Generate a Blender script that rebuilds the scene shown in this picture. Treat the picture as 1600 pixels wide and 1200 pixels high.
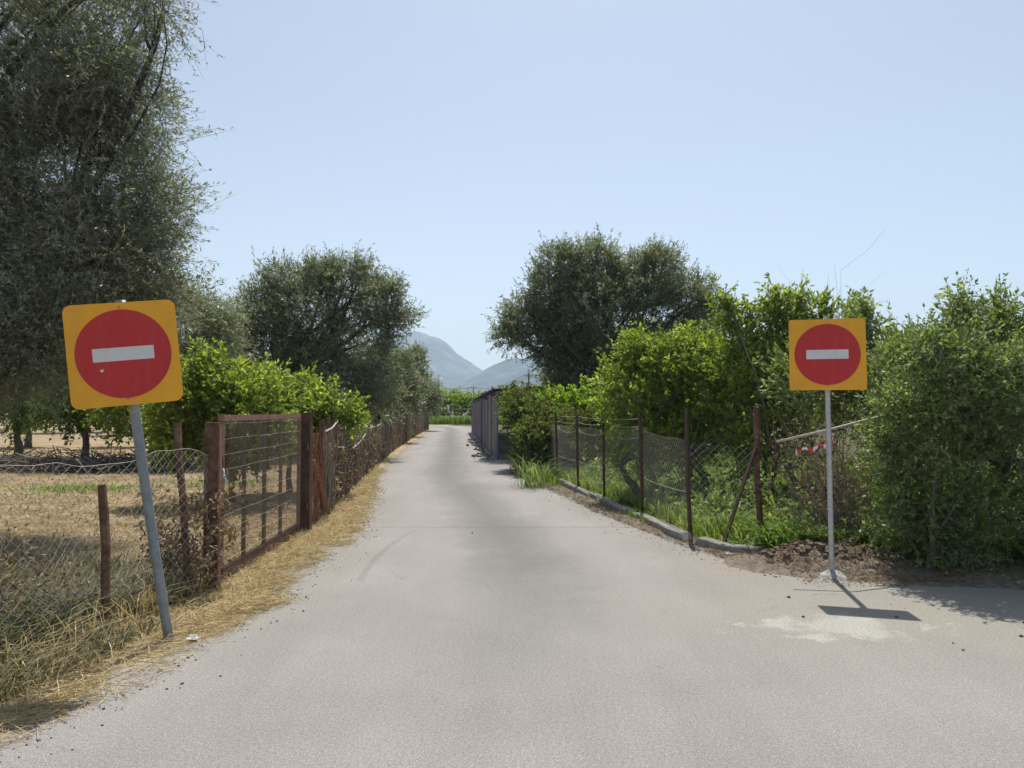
import bpy, math
import numpy as np
from mathutils import Vector, Matrix
R = math.radians
sc = bpy.context.scene
for o in list(bpy.data.objects): bpy.data.objects.remove(o)

# ------------------------------------------------------------------ camera
CAM_H = 1.55
cd = bpy.data.cameras.new('camera'); cam = bpy.data.objects.new('camera', cd)
sc.collection.objects.link(cam); sc.camera = cam
cam.location = (0, 0, CAM_H); cam.rotation_euler = (R(90) + math.atan(40/1200), 0, 0)
cd.sensor_width = 36; cd.lens = 27; cd.clip_end = 20000; cd.clip_start = 0.05
# ------------------------------------------------------------------ world, sun, exposure
SUN = Vector((0.07, 0.505, 1.0)).normalized()
w = bpy.data.worlds.new('World'); sc.world = w; w.use_nodes = True
nt = w.node_tree; bg = nt.nodes['Background']
sky = nt.nodes.new('ShaderNodeTexSky'); sky.sky_type = 'NISHITA'; sky.sun_disc = False
sky.sun_elevation = math.asin(SUN.z); sky.sun_rotation = math.atan2(SUN.x, SUN.y)
sky.air_density = 1.0; sky.dust_density = 1.3; sky.ozone_density = 1.5; sky.altitude = 100
tint = nt.nodes.new('ShaderNodeMix'); tint.data_type = 'RGBA'; tint.blend_type = 'MULTIPLY'; tint.inputs[0].default_value = 1
tint.inputs[7].default_value = (.97, 1.0, .975, 1)
nt.links.new(sky.outputs[0], tint.inputs[6]); hsv = nt.nodes.new('ShaderNodeHueSaturation'); hsv.inputs['Saturation'].default_value = .72
nt.links.new(tint.outputs[2], hsv.inputs['Color']); nt.links.new(hsv.outputs[0], bg.inputs[0]); bg.inputs[1].default_value = 0.104
sd = bpy.data.lights.new('sun', 'SUN'); sun = bpy.data.objects.new('sun', sd)
sc.collection.objects.link(sun); sun.rotation_euler = (-SUN).to_track_quat('-Z', 'Y').to_euler()
sd.energy = 4.4; sd.angle = R(0.5); sd.color = (1.0, 0.95, 0.87)
sc.view_settings.view_transform = 'Standard'; sc.view_settings.look = 'None'
sc.view_settings.gamma = 1; sc.view_settings.exposure = 0.42
sc.render.engine = 'CYCLES'
sc.cycles.max_bounces = 8; sc.cycles.diffuse_bounces = 4; sc.cycles.transmission_bounces = 4
sc.cycles.volume_bounces = 1

# ------------------------------------------------------------------ helpers
def X(px, Y): return (px - 800) / 1200 * Y
def Z(py, Y): return CAM_H - (py - 640) / 1200 * Y
def nrm(a): return a / (np.linalg.norm(a, axis=-1, keepdims=True) + 1e-9)

class NoiseGrid:
    def __init__(s, seed): s.g = np.random.default_rng(seed).random((256, 256))
    def v(s, x, y):
        x0 = np.floor(x).astype(int); y0 = np.floor(y).astype(int); fx = x - x0; fy = y - y0
        fx = fx*fx*(3-2*fx); fy = fy*fy*(3-2*fy); g = s.g
        a = g[x0 % 256, y0 % 256]; b = g[(x0+1) % 256, y0 % 256]
        c = g[x0 % 256, (y0+1) % 256]; d = g[(x0+1) % 256, (y0+1) % 256]
        return (a*(1-fx)+b*fx)*(1-fy) + (c*(1-fx)+d*fx)*fy
    def fbm(s, x, y, o=4):
        r = 0; amp = .5
        for i in range(o):
            r = r + amp*s.v(x + 17*i, y + 31*i); x = x*2.03; y = y*2.03; amp *= .5
        return r
NZ = NoiseGrid(5)

def raw_mesh(name, V, loops, sizes, mats, mi=None, attrs=None, smooth=False):
    me = bpy.data.meshes.new(name)
    V = np.asarray(V, np.float32); loops = np.asarray(loops, np.int32); sizes = np.asarray(sizes, np.int32)
    me.vertices.add(len(V)); me.vertices.foreach_set('co', V.ravel())
    me.loops.add(len(loops)); me.loops.foreach_set('vertex_index', loops)
    me.polygons.add(len(sizes))
    st = np.zeros(len(sizes), np.int32); st[1:] = np.cumsum(sizes)[:-1]
    me.polygons.foreach_set('loop_start', st)
    try: me.polygons.foreach_set('loop_total', sizes)
    except Exception: pass
    for m in (mats if isinstance(mats, (list, tuple)) else [mats]): me.materials.append(m)
    if mi is not None: me.polygons.foreach_set('material_index', np.asarray(mi, np.int32))
    me.polygons.foreach_set('use_smooth', np.full(len(sizes), smooth))
    for k, (dom, arr) in (attrs or {}).items():
        arr = np.asarray(arr, np.float32)
        if arr.ndim == 1:
            a = me.attributes.new(k, 'FLOAT', dom); a.data.foreach_set('value', arr)
        else:
            a = me.attributes.new(k, 'FLOAT_COLOR', dom); a.data.foreach_set('color', arr.ravel())
    me.update(calc_edges=True); me.validate()
    return me

class MB:
    """collects shapes for ONE mesh"""
    def __init__(s): s.V = []; s.L = []; s.S = []; s.A = []; s.n = 0
    def add(s, V, F, a=None):
        V = np.asarray(V, float); s.V.append(V)
        if isinstance(F, np.ndarray):
            s.L.append((F + s.n).ravel()); s.S.append(np.full(len(F), F.shape[1])); nf = len(F)
        else:
            s.L.append(np.array([i + s.n for f in F for i in f])); s.S.append(np.array([len(f) for f in F])); nf = len(F)
        s.A.append(np.full(nf, .5) if a is None else (np.full(nf, a) if np.isscalar(a) else a))
        s.n += len(V); return s
    def box(s, c, size, rot=None, a=None, taper=1.0):
        sx, sy, sz = [v/2 for v in size]
        v = np.array([(x*sx*(taper if z > 0 else 1), y*sy*(taper if z > 0 else 1), z*sz) for z in (-1, 1) for x, y in ((-1,-1),(1,-1),(1,1),(-1,1))])
        if rot is not None: v = v @ np.array(rot).T
        return s.add(v + np.array(c), [(3,2,1,0),(4,5,6,7),(0,1,5,4),(1,2,6,5),(2,3,7,6),(3,0,4,7)], a)
    def bar(s, p, q, wx, wy, up=(0,0,1), a=None):
        p = np.array(p, float); q = np.array(q, float); d = q - p; L = np.linalg.norm(d); z = d/L
        x = np.cross(up, z)
        if np.linalg.norm(x) < 1e-3: x = np.cross((0,1,0), z)
        x = x/np.linalg.norm(x); y = np.cross(z, x)
        return s.box((p+q)/2, (wx, wy, L), np.array([x, y, z]).T, a)
    def tube(s, pts, r, n=8, cap=True, a=None):
        pts = np.asarray(pts, float); m = len(pts)
        r = np.full(m, r) if np.isscalar(r) else np.asarray(r, float)
        t = np.gradient(pts, axis=0); t = nrm(t)
        ref = np.array([0.0, 0, 1]) if abs(t[0][2]) < .9 else np.array([1.0, 0, 0])
        u = nrm(np.cross(t, ref)); v = np.cross(t, u)
        an = np.arange(n)/n*2*np.pi
        P = pts[:, None, :] + r[:, None, None]*(np.cos(an)[None, :, None]*u[:, None, :] + np.sin(an)[None, :, None]*v[:, None, :])
        F = []
        for i in range(m-1):
            for k in range(n):
                F.append((i*n+k, i*n+(k+1) % n, (i+1)*n+(k+1) % n, (i+1)*n+k))
        if cap: F.append(tuple(range(n))[::-1]); F.append(tuple((m-1)*n+k for k in range(n)))
        return s.add(P.reshape(-1, 3), F, a)
    def sticks(s, P, Q, r0, r1, rnd=None):
        """many thin three-sided sticks, vectorised"""
        P = np.asarray(P, float); Q = np.asarray(Q, float); N = len(P)
        if N == 0: return s
        r0 = np.broadcast_to(r0, (N,)); r1 = np.broadcast_to(r1, (N,))
        t = nrm(Q-P); ref = np.where(np.abs(t[:, 2:3]) < .9, np.array([[0, 0, 1.]]), np.array([[1., 0, 0]]))
        u = nrm(np.cross(t, ref)); v = np.cross(t, u)
        V = np.zeros((N, 6, 3))
        for k in range(3):
            c, sn = math.cos(k*2.0944), math.sin(k*2.0944)
            V[:, k] = P + r0[:, None]*(c*u + sn*v); V[:, 3+k] = Q + r1[:, None]*(c*u + sn*v)
        b = np.arange(N)[:, None]*6
        F = np.concatenate([b + np.array([[0,1,4,3]]), b + np.array([[1,2,5,4]]), b + np.array([[2,0,3,5]])])
        a = None if rnd is None else np.tile(rnd, 3)
        return s.add(V.reshape(-1, 3), F, a)
    def quads(s, V4, rnd=None):
        N = len(V4)
        return s.add(V4.reshape(-1, 3), np.arange(N*4).reshape(N, 4), rnd)
    def mesh(s, name, mat, base=(0,0,0), smooth=False):
        V = np.concatenate(s.V) - np.array(base)
        return raw_mesh(name, V, np.concatenate(s.L), np.concatenate(s.S), mat, attrs={'rnd': ('FACE', np.concatenate(s.A))}, smooth=smooth)

def link(name, data): o = bpy.data.objects.new(name, data); sc.collection.objects.link(o); return o
def tag(o, label, cat, group=None):
    o['label'] = label; o['category'] = cat
    if group: o['group'] = group
    return o
class Thing:
    """an Empty at the thing's base that parents its parts (built in world coordinates)"""
    def __init__(s, name, label, cat, base, group=None):
        s.base = np.array(base, float); s.o = link(name, None); s.o.location = base; s.o.empty_display_size = .2
        tag(s.o, label, cat, group)
    def part(s, name, mb, mat, parent=None, label=None, smooth=False, stuff=False):
        o = link(name, mb.mesh(name, mat, s.base, smooth)); o.parent = parent or s.o
        if label: o['label'] = label
        if stuff: o['kind'] = 'stuff'
        return o
def single(name, mb, mat, label, cat, base, group=None, smooth=False):
    o = link(name, mb.mesh(name, mat, base, smooth)); o.location = base; return tag(o, label, cat, group)
def stuff(name, mb, mat, label, cat):
    o = link(name, mb.mesh(name, mat)); o['kind'] = 'stuff'; return tag(o, label, cat)
def copy_tree(root, loc, rz, scale, label, group=None):
    r = root.copy(); sc.collection.objects.link(r); r.location = loc; r.rotation_euler = (0, 0, rz); r.scale = (scale,)*3; r['label'] = label
    if group: r['group'] = group
    for ch in list(root.children):
        c = ch.copy(); sc.collection.objects.link(c); c.parent = r
        for g in ch.children:
            d = g.copy(); sc.collection.objects.link(d); d.parent = c
    return r

# ------------------------------------------------------------------ materials
class NG:
    def __init__(s, name):
        s.m = bpy.data.materials.new(name); s.m.use_nodes = True; s.t = s.m.node_tree; s.t.nodes.clear()
        s.out = s.n('ShaderNodeOutputMaterial')
    def n(s, typ, **kw):
        nd = s.t.nodes.new(typ)
        for k, v in kw.items():
            if hasattr(nd, k): setattr(nd, k, v)
            else: s.set(nd, k, v)
        return nd
    def set(s, nd, k, v):
        sock = nd.inputs[int(k[1:])] if k[0] == 'i' and k[1:].isdigit() else nd.inputs[k.replace('_', ' ')]
        if isinstance(v, bpy.types.NodeSocket): s.t.links.new(v, sock)
        else: sock.default_value = v
    def coord(s): return s.n('ShaderNodeTexCoord').outputs['Object']
    def geo(s): return s.n('ShaderNodeNewGeometry').outputs['Position']
    def noise(s, scale, detail=4, vec=None, rough=.55):
        nd = s.n('ShaderNodeTexNoise', Scale=scale, Detail=detail, Roughness=rough)
        if vec is not None: s.t.links.new(vec, nd.inputs['Vector'])
        return nd.outputs[0]
    def ramp(s, fac, stops, mode='LINEAR'):
        r = s.n('ShaderNodeValToRGB'); r.color_ramp.interpolation = mode
        e = r.color_ramp.elements
        while len(e) < len(stops): e.new(.5)
        for el, (p, c) in zip(e, stops):
            el.position = p; el.color = c if len(c) == 4 else (*c, 1)
        s.t.links.new(fac, r.inputs[0]); return r.outputs[0]
    def mix(s, fac, a, b, mode='MIX'):
        m = s.n('ShaderNodeMix', data_type='RGBA', blend_type=mode)
        for idx, v in ((0, fac), (6, a), (7, b)):
            if isinstance(v, bpy.types.NodeSocket): s.t.links.new(v, m.inputs[idx])
            else: m.inputs[idx].default_value = v if idx == 0 else (*v, 1)
        return m.outputs[2]
    def math(s, op, a, b=0.0, c=0.0, clamp=False):
        m = s.n('ShaderNodeMath', operation=op, use_clamp=clamp)
        for i, v in enumerate((a, b, c)):
            if isinstance(v, bpy.types.NodeSocket): s.t.links.new(v, m.inputs[i])
            else: m.inputs[i].default_value = v
        return m.outputs[0]
    def attr(s, name, out='Fac'): return s.n('ShaderNodeAttribute', attribute_name=name).outputs[out]
    def bump(s, h, strength=.5, dist=.01):
        b = s.n('ShaderNodeBump', Strength=strength, Distance=dist); s.t.links.new(h, b.inputs['Height']); return b.outputs[0]
    def pbr(s, col, rough=.8, metal=0.0, normal=None, spec=.3):
        p = s.n('ShaderNodeBsdfPrincipled')
        for k, v in (('Base Color', col), ('Roughness', rough), ('Metallic', metal), ('Specular IOR Level', spec)):
            if isinstance(v, bpy.types.NodeSocket): s.t.links.new(v, p.inputs[k])
            else: p.inputs[k].default_value = (*v, 1) if k == 'Base Color' else v
        if normal is not None: s.t.links.new(normal, p.inputs['Normal'])
        return p.outputs[0]
    def done(s, shader): s.t.links.new(shader, s.out.inputs[0]); return s.m

def leaf_mat(name, stops, trans=.3, rough=.5, spec=.3, tcol=1.25):
    g = NG(name); c = g.ramp(g.attr('rnd'), stops)
    p = g.pbr(c, rough, 0, None, spec)
    t = g.n('ShaderNodeBsdfTranslucent'); tc = g.mix(1.0, c, (tcol*1.05, tcol*1.1, tcol*.55), 'MULTIPLY'); g.t.links.new(tc, t.inputs[0])
    m = g.n('ShaderNodeMixShader'); m.inputs[0].default_value = trans
    g.t.links.new(p, m.inputs[1]); g.t.links.new(t.outputs[0], m.inputs[2]); return g.done(m.outputs[0])
def noisy(name, a, b, scale=6, rough=.85, metal=0, bump=.4, dist=.006, detail=6, c=None, spec=.3):
    g = NG(name); co = g.geo(); n = g.noise(scale, detail, co, .65)
    col = g.ramp(n, [(.3, a), (.7, b)] if c is None else [(.3, a), (.52, b), (.72, c)])
    n2 = g.noise(scale*7, 3, co)
    col = g.mix(.35, col, g.ramp(n2, [(.3, (.5,.5,.5)), (.7, (1.3,1.3,1.3))]), 'MULTIPLY')
    return g.done(g.pbr(col, rough, metal, g.bump(n2, bump, dist), spec))
def stick_mat(name, a, b, rough=.9):
    g = NG(name); c = g.ramp(g.attr('rnd'), [(0, a), (1, b)]); return g.done(g.pbr(c, rough))

M = {}
M['olive'] = leaf_mat('olive_leaf', [(0, (.09,.105,.06)), (.4, (.18,.205,.13)), (.75, (.28,.305,.22)), (1, (.48,.50,.42))], .36, .45, .45)
M['olive_dark'] = leaf_mat('dark_olive_leaf', [(0, (.075,.095,.06)), (.45, (.145,.17,.115)), (.8, (.235,.265,.195)), (1, (.42,.45,.37))], .33, .45, .45)
M['olive_pale'] = leaf_mat('pale_olive_leaf', [(0, (.14,.16,.10)), (.5, (.25,.28,.19)), (1, (.44,.46,.37))], .36, .45, .4)
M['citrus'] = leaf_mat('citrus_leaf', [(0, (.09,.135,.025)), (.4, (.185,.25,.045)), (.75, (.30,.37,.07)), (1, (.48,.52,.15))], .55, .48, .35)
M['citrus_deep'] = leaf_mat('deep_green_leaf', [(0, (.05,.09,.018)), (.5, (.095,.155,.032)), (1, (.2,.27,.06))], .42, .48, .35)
M['hedge'] = leaf_mat('hedge_leaf', [(0, (.07,.11,.035)), (.4, (.135,.195,.06)), (.8, (.23,.31,.11)), (1, (.38,.45,.23))], .48, .48, .35)
M['hedge_light'] = leaf_mat('light_hedge_leaf', [(0, (.10,.14,.05)), (.45, (.19,.25,.09)), (.85, (.29,.35,.15)), (1, (.42,.47,.26))], .48, .48, .35)
M['fresh'] = leaf_mat('fresh_leaf', [(0, (.12,.2,.02)), (.5, (.22,.32,.035)), (1, (.38,.46,.08))], .55, .5, .3)
M['vine'] = leaf_mat('vine_leaf', [(0, (.07,.085,.03)), (.3, (.15,.125,.06)), (.5, (.11,.15,.04)), (1, (.22,.28,.08))], .42, .6, .2)
M['dry_leaf'] = leaf_mat('dry_leaf', [(0, (.11,.075,.045)), (.5, (.22,.155,.10)), (1, (.42,.33,.22))], .25, .7, .2, 1.0)
M['straw'] = leaf_mat('straw', [(0, (.26,.18,.085)), (.3, (.46,.34,.17)), (.7, (.66,.53,.30)), (1, (.80,.70,.45))], .25, .7, .2, .9)
M['grass'] = leaf_mat('green_grass', [(0, (.08,.14,.02)), (.5, (.16,.25,.04)), (.85, (.25,.35,.07)), (1, (.5,.46,.24))], .5, .55, .25)
M['weed'] = leaf_mat('grey_weed', [(0, (.07,.075,.04)), (.3, (.12,.125,.07)), (.5, (.22,.19,.12)), (.8, (.36,.29,.18)), (1, (.52,.43,.27))], .3, .6, .2)
M['bark'] = noisy('bark', (.035,.028,.02), (.12,.10,.08), 9, .95, 0, .9, .02)
M['bark_grey'] = noisy('grey_bark', (.06,.05,.04), (.2,.18,.15), 12, .95, 0, .8, .01)
M['twig'] = noisy('twig_bark', (.13,.11,.09), (.32,.28,.24), 20, .9)
M['rust'] = noisy('rusty_steel', (.06,.035,.024), (.15,.085,.055), 14, .85, .0, .6, .003, 8, (.27,.175,.13))
M['rust_pink'] = noisy('faded_red_paint', (.15,.075,.05), (.30,.165,.12), 25, .8, 0, .6, .003, 8, (.30,.20,.16))
M['rust_dark'] = noisy('dark_brown_paint', (.05,.03,.024), (.12,.07,.052), 11, .6, 0, .4, .002)
M['wire'] = noisy('weathered_wire', (.30,.28,.25), (.56,.54,.50), 40, .6, .2)
M['wire_rust'] = noisy('rusty_wire', (.22,.17,.13), (.42,.35,.29), 30, .75, .2)
M['galv'] = noisy('galvanised_steel', (.20,.23,.25), (.30,.33,.35), 18, .5, .35, .15, .001)
M['silver'] = noisy('new_silver_steel', (.42,.43,.44), (.56,.57,.58), 25, .42, .55, .1, .001)
M['concrete'] = noisy('old_concrete', (.16,.155,.14), (.36,.345,.31), 7, .95, 0, .8, .012, 8)
M['cement'] = noisy('pale_cement', (.30,.28,.25), (.52,.50,.46), 9, .95, 0, .8, .012)
M['soil'] = noisy('dug_soil', (.08,.055,.038), (.19,.14,.10), 14, .97)
M['plank'] = noisy('bleached_wood', (.36,.30,.24), (.58,.52,.45), 22, .85)
M['blue'] = noisy('blue_paint', (.07,.09,.26), (.13,.15,.38), 8, .55, 0, .2, .002)
M['roof_dark'] = noisy('dark_roof_sheet', (.03,.03,.03), (.09,.085,.08), 3, .8)
M['terracotta'] = noisy('terracotta_tiles', (.30,.12,.07), (.48,.22,.13), 3, .9)
M['plaster'] = noisy('plaster', (.5,.47,.42), (.65,.62,.56), 2, .9)
M['glass'] = noisy('dark_glass', (.02,.025,.03), (.04,.05,.06), 2, .15)
M['paper'] = noisy('white_paper', (.6,.6,.58), (.8,.8,.78), 30, .9)
M['brush'] = stick_mat('brushwood', (.085,.068,.055), (.42,.36,.29))
M['orange_rust'] = stick_mat('orange_rust', (.13,.055,.025), (.38,.20,.11))
M['pebble'] = stick_mat('pebble', (.05,.045,.04), (.34,.32,.29))
# corrugated sheet, streaked
g = NG('corrugated_sheet'); co = g.geo()
mp = g.n('ShaderNodeMapping'); g.t.links.new(co, mp.inputs[0]); mp.inputs['Scale'].default_value = (4, 4, .5)
n = g.noise(3, 5, mp.outputs[0])
M['sheet'] = g.done(g.pbr(g.ramp(n, [(.3, (.12,.10,.10)), (.5, (.25,.22,.20)), (.7, (.38,.34,.31))]), .7))
# signs
def sign_mat(name, col, rough=.38):
    g = NG(name); co = g.coord(); n = g.noise(3, 6, co, .7); n2 = g.noise(40, 3, co)
    c = g.mix(1.0, col, g.ramp(n, [(.25, (.84,.84,.84)), (.7, (1.08,1.08,1.08))]), 'MULTIPLY')
    c = g.mix(g.ramp(n2, [(.68, (0,0,0)), (.78, (.25,.25,.25))]), c, (.45,.40,.33))
    mp = g.n('ShaderNodeMapping'); g.t.links.new(co, mp.inputs[0]); mp.inputs['Scale'].default_value = (14, 14, 1.2)
    n3 = g.noise(1.5, 5, mp.outputs[0], .7); c = g.mix(g.ramp(n3, [(.5, (0,0,0)), (.75, (.11,.11,.11))]), c, (.30,.26,.21))
    vo = g.n('ShaderNodeTexVoronoi', Scale=26); g.t.links.new(co, vo.inputs['Vector']); vs = g.n('ShaderNodeSeparateColor'); g.t.links.new(vo.outputs['Color'], vs.inputs[0])
    c = g.mix(g.math('MULTIPLY', g.math('LESS_THAN', vo.outputs['Distance'], .10), g.math('GREATER_THAN', vs.outputs[0], .86)), c, (.20,.15,.11))
    return g.done(g.pbr(c, g.ramp(n, [(.3, (rough,)*3), (.7, (rough+.2,)*3)]), 0, g.bump(n, .08, .01), .5))
M['sign_yellow'] = sign_mat('sign_yellow', (.86,.40,.012))
M['sign_red'] = sign_mat('sign_red', (.54,.02,.02))
M['sign_white'] = sign_mat('sign_white', (.70,.69,.67))
g = NG('warning_tape'); st = g.n('ShaderNodeTexWave', Scale=3.2); g.t.links.new(g.coord(), st.inputs[0])
M['tape'] = g.done(g.pbr(g.ramp(st.outputs[1], [(.48, (.62,.05,.05)), (.52, (.72,.70,.68))], 'CONSTANT'), .5))

# ------------------------------------------------------------------ road outline (metres)
LE = np.array([(-8,-7.5),(0,-3.6),(2.5,-2.85),(3.65,-2.33),(4.65,-2.1),(5.2,-2.05),(6.2,-1.88),(7.0,-2.08),(7.8,-2.02),(9.8,-1.96),(11.5,-2.15),(13.3,-2.38),(15.5,-2.72),(17,-3.0),(21,-3.42),(31,-4.25),(46.5,-5.4),(58,-6.15),(64,-7.2),(67.5,-9),(69.5,-13),(71,-20),(73,-40)])
RE = np.array([(-8,45),(5.9,45),(6.15,20),(6.4,6),(6.62,4.2),(7.0,2.95),(7.44,2.4),(8.86,1.93),(11.6,1.3),(15.5,.62),(18.6,.02),(31,-.68),(46.5,-2.1),(58,-2.9),(66,-3.4),(71,-4.4),(74.5,-7),(76,-12),(77,-20),(79,-40)])
def resamp(P, n_dense):
    return np.interp(np.linspace(0, 1, n_dense), np.linspace(0, 1, len(P)), P[:, 0]), np.interp(np.linspace(0, 1, n_dense), np.linspace(0, 1, len(P)), P[:, 1])
def Lx(y): return np.interp(y, LE[:19, 0], LE[:19, 1])
def Rx(y): return np.interp(y, RE[:16, 0], RE[:16, 1])
# ------------------------------------------------------------------ ground sheet with relief at the verges
def grow(a, step, k, lim):
    out = [a]
    while abs(out[-1]) < lim:
        out.append(out[-1] + math.copysign(step, lim if a >= 0 else -1) ); step *= k
    return out
xs_pos = [0.0]; s_ = .09
while xs_pos[-1] < 4400:
    xs_pos.append(xs_pos[-1] + s_)
    if xs_pos[-1] > 6: s_ *= 1.045
xs = np.array([-x for x in xs_pos[:0:-1]] + xs_pos)
ys = [1.8]; s_ = .06
while ys[-1] < 4400:
    ys.append(ys[-1] + s_)
    if ys[-1] > 9: s_ *= 1.012 if ys[-1] < 90 else 1.1
yb = [1.8]; s_ = .2
while yb[-1] > -4400: yb.append(yb[-1] - s_); s_ *= 1.25
ys = np.array(yb[:0:-1] + ys)
GX, GY = np.meshgrid(xs, ys)
def inside_poly(px, py, poly):
    r = np.zeros(px.shape, bool); n = len(poly)
    for i in range(n):
        x1, y1 = poly[i]; x2, y2 = poly[(i+1) % n]
        c = ((y1 > py) != (y2 > py))
        with np.errstate(divide='ignore', invalid='ignore'):
            xi = (x2-x1)*(py-y1)/(y2-y1+1e-12)+x1
        r ^= c & (px < xi)
    return r
def poly_dist(px, py, poly):
    d = np.full(px.shape, 1e9)
    for (x1, y1), (x2, y2) in zip(poly[:-1], poly[1:]):
        dx, dy = x2-x1, y2-y1; t = np.clip(((px-x1)*dx+(py-y1)*dy)/(dx*dx+dy*dy+1e-12), 0, 1)
        d = np.minimum(d, np.hypot(px-x1-t*dx, py-y1-t*dy))
    return d
lpoly = [(x, y) for y, x in LE]; rpoly = [(x, y) for y, x in RE]
poly = lpoly + rpoly[::-1]
def road_sd(x, y):
    """signed distance to the road: negative on it"""
    d = np.minimum(poly_dist(x, y, lpoly), poly_dist(x, y, rpoly))
    return np.where(inside_poly(x, y, poly), -d, d)
def ground_z(x, y):
    x = np.asarray(x, float); y = np.asarray(y, float)
    d = road_sd(x, y); n1 = NZ.fbm(x*1.1+40, y*1.1+9, 4) - .47; n2 = NZ.fbm(x*5+3, y*5+70, 3) - .44
    e = d + (n1*.42 + n2*.12)*np.clip(1.3-y/22, .12, 1)
    z = -.035 + .05*np.clip((e+.12)/.3, 0, 1) + np.clip(d, 0, 1)*(n1*.09 + n2*.035)
    z = z + .17*np.exp(-(((x-3.15)/.75)**2 + ((y-7.75)/.33)**2)) * (.5+1.2*NZ.fbm(x*6, y*6, 3))   # soil heap by the silver post
    z = z + .05*np.exp(-(((x-4.6)/1.3)**2 + ((y-7.4)/.4)**2))
    return np.where(np.abs(x) + np.abs(y) > 250, -.03, z)
GZ = ground_z(GX, GY)
near = (np.abs(GX) < 60) & (GY < 100) & (GY > -10)
sdv = road_sd(GX, GY)
side = (GX > np.where(GY > 60, -6, (Lx(GY)+np.minimum(Rx(GY), 6))/2)).astype(float)
wob = NZ.fbm(GX*1.7+5, GY*1.7+5, 4)-.47
fence_x = np.interp(GY, [2,4.7,6.4,9.8,15,20,30,45,58], [-3.9,-3.15,-2.65,-2.65,-3.15,-3.68,-4.55,-5.65,-6.5])
straw = np.clip(1.2 - np.abs(GX - (Lx(GY) + fence_x)/2)/(.25+np.abs(Lx(GY)-fence_x)/2) + wob*.9, 0, 1)*(1-side)*(GY > 1)
soil = side*np.clip(1.25 - sdv/1.0 + wob*1.2, 0, 1)
green = side*np.clip((sdv-.5)/.5 + wob, 0, 1)
zone = np.stack([straw, soil, green, np.ones_like(GX)], -1)
nx, ny = len(xs), len(ys)
idx = np.arange(nx*ny).reshape(ny, nx)
F = np.stack([idx[:-1, :-1], idx[:-1, 1:], idx[1:, 1:], idx[1:, :-1]], -1).reshape(-1, 4)
g = NG('dry_ground'); co = g.geo()
zc = g.n('ShaderNodeSeparateColor'); g.t.links.new(g.attr('zone', 'Color'), zc.inputs[0])
n1 = g.noise(1.3, 6, co, .65); n2 = g.noise(14, 5, co, .7); n3 = g.noise(90, 3, co, .7)
field = g.ramp(n1, [(.32, (.20,.145,.085)), (.5, (.33,.25,.155)), (.68, (.44,.35,.225))])
st = g.ramp(n2, [(.3, (.30,.225,.13)), (.7, (.55,.45,.29))])
so = g.ramp(n2, [(.3, (.13,.10,.075)), (.5, (.23,.19,.145)), (.72, (.32,.28,.22))])
gr = g.ramp(n2, [(.3, (.035,.045,.018)), (.7, (.10,.11,.045))])
c = g.mix(zc.outputs[0], field, st); c = g.mix(zc.outputs[1], c, so); c = g.mix(g.math('MULTIPLY', zc.outputs[2], .9), c, gr)
c = g.mix(.55, c, g.ramp(n3, [(.3, (.45,.45,.45)), (.7, (1.45,1.45,1.45))]), 'MULTIPLY')
hh = g.math('ADD', g.math('MULTIPLY', n2, 1.0), g.math('MULTIPLY', n3, .5))
M['ground'] = g.done(g.pbr(c, .97, 0, g.bump(hh, 1.0, .03), .15))
me = raw_mesh('ground', np.stack([GX, GY, GZ], -1).reshape(-1, 3), F.ravel(), np.full(len(F), 4), M['ground'], attrs={'zone': ('POINT', zone.reshape(-1, 4))}, smooth=True)
o = link('ground', me); o['kind'] = 'structure'

# ------------------------------------------------------------------ road sheet
def dens(P, n):
    seg = np.linspace(0, len(P)-1, n); i = np.arange(len(P))
    return np.stack([np.interp(seg, i, P[:, 1]), np.interp(seg, i, P[:, 0])], -1)
rows_y = np.concatenate([np.linspace(-8, 3, 20), np.arange(3.1, 5.8, .1), np.arange(5.8, 9, .04), np.arange(9, 20, .4), np.arange(20, 64, 1.5)])
Lp = [(Lx(y)-.35, y) for y in rows_y]; Rp = [(Rx(y)+.35, y) for y in rows_y]
Lb = dens(LE[18:], 30); Rb = dens(RE[14:], 30)
for a, b in zip(Lb, Rb):
    Lp.append((a[0]-.2, a[1]-.3)); Rp.append((b[0]+.2, b[1]+.3))
Lp = np.array(Lp); Rp = np.array(Rp)
k = np.linspace(0, 1, 33)
P = Lp[:, None, :]*(1-k)[None, :, None] + Rp[:, None, :]*k[None, :, None]
cx = (Lp[:, 0] + np.minimum(Rp[:, 0], 2.6 if True else 0))/2
cx = np.where(Lp[:, 1] > 60, (Lp[:, 0]+Rp[:, 0])/2, cx)
lane = P[:, :, 0] - np.minimum(cx, 0.2)[:, None]
ii = np.arange(P.shape[0]*33).reshape(-1, 33)
F = np.stack([ii[:-1, :-1], ii[:-1, 1:], ii[1:, 1:], ii[1:, :-1]], -1).reshape(-1, 4)
g = NG('worn_asphalt'); co = g.geo(); ln = g.attr('lane')
sx = g.n('ShaderNodeSeparateXYZ'); g.t.links.new(co, sx.inputs[0]); px_, py_ = sx.outputs[0], sx.outputs[1]
n1 = g.noise(.55, 5, co, .6); n2 = g.noise(3.0, 5, co, .65); sp = g.noise(120, 3, co, .8)
mpp = g.n('ShaderNodeMapping'); g.t.links.new(co, mpp.inputs[0]); mpp.inputs['Scale'].default_value = (1.6, .22, 1)
strk = g.noise(1.0, 5, mpp.outputs[0], .6)
base = g.ramp(n1, [(.3, (.232,.217,.208)), (.7, (.29,.273,.262))])
base = g.mix(.5, base, g.ramp(strk, [(.3, (.80,.82,.80)), (.7, (1.16,1.15,1.13))]), 'MULTIPLY')
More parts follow.
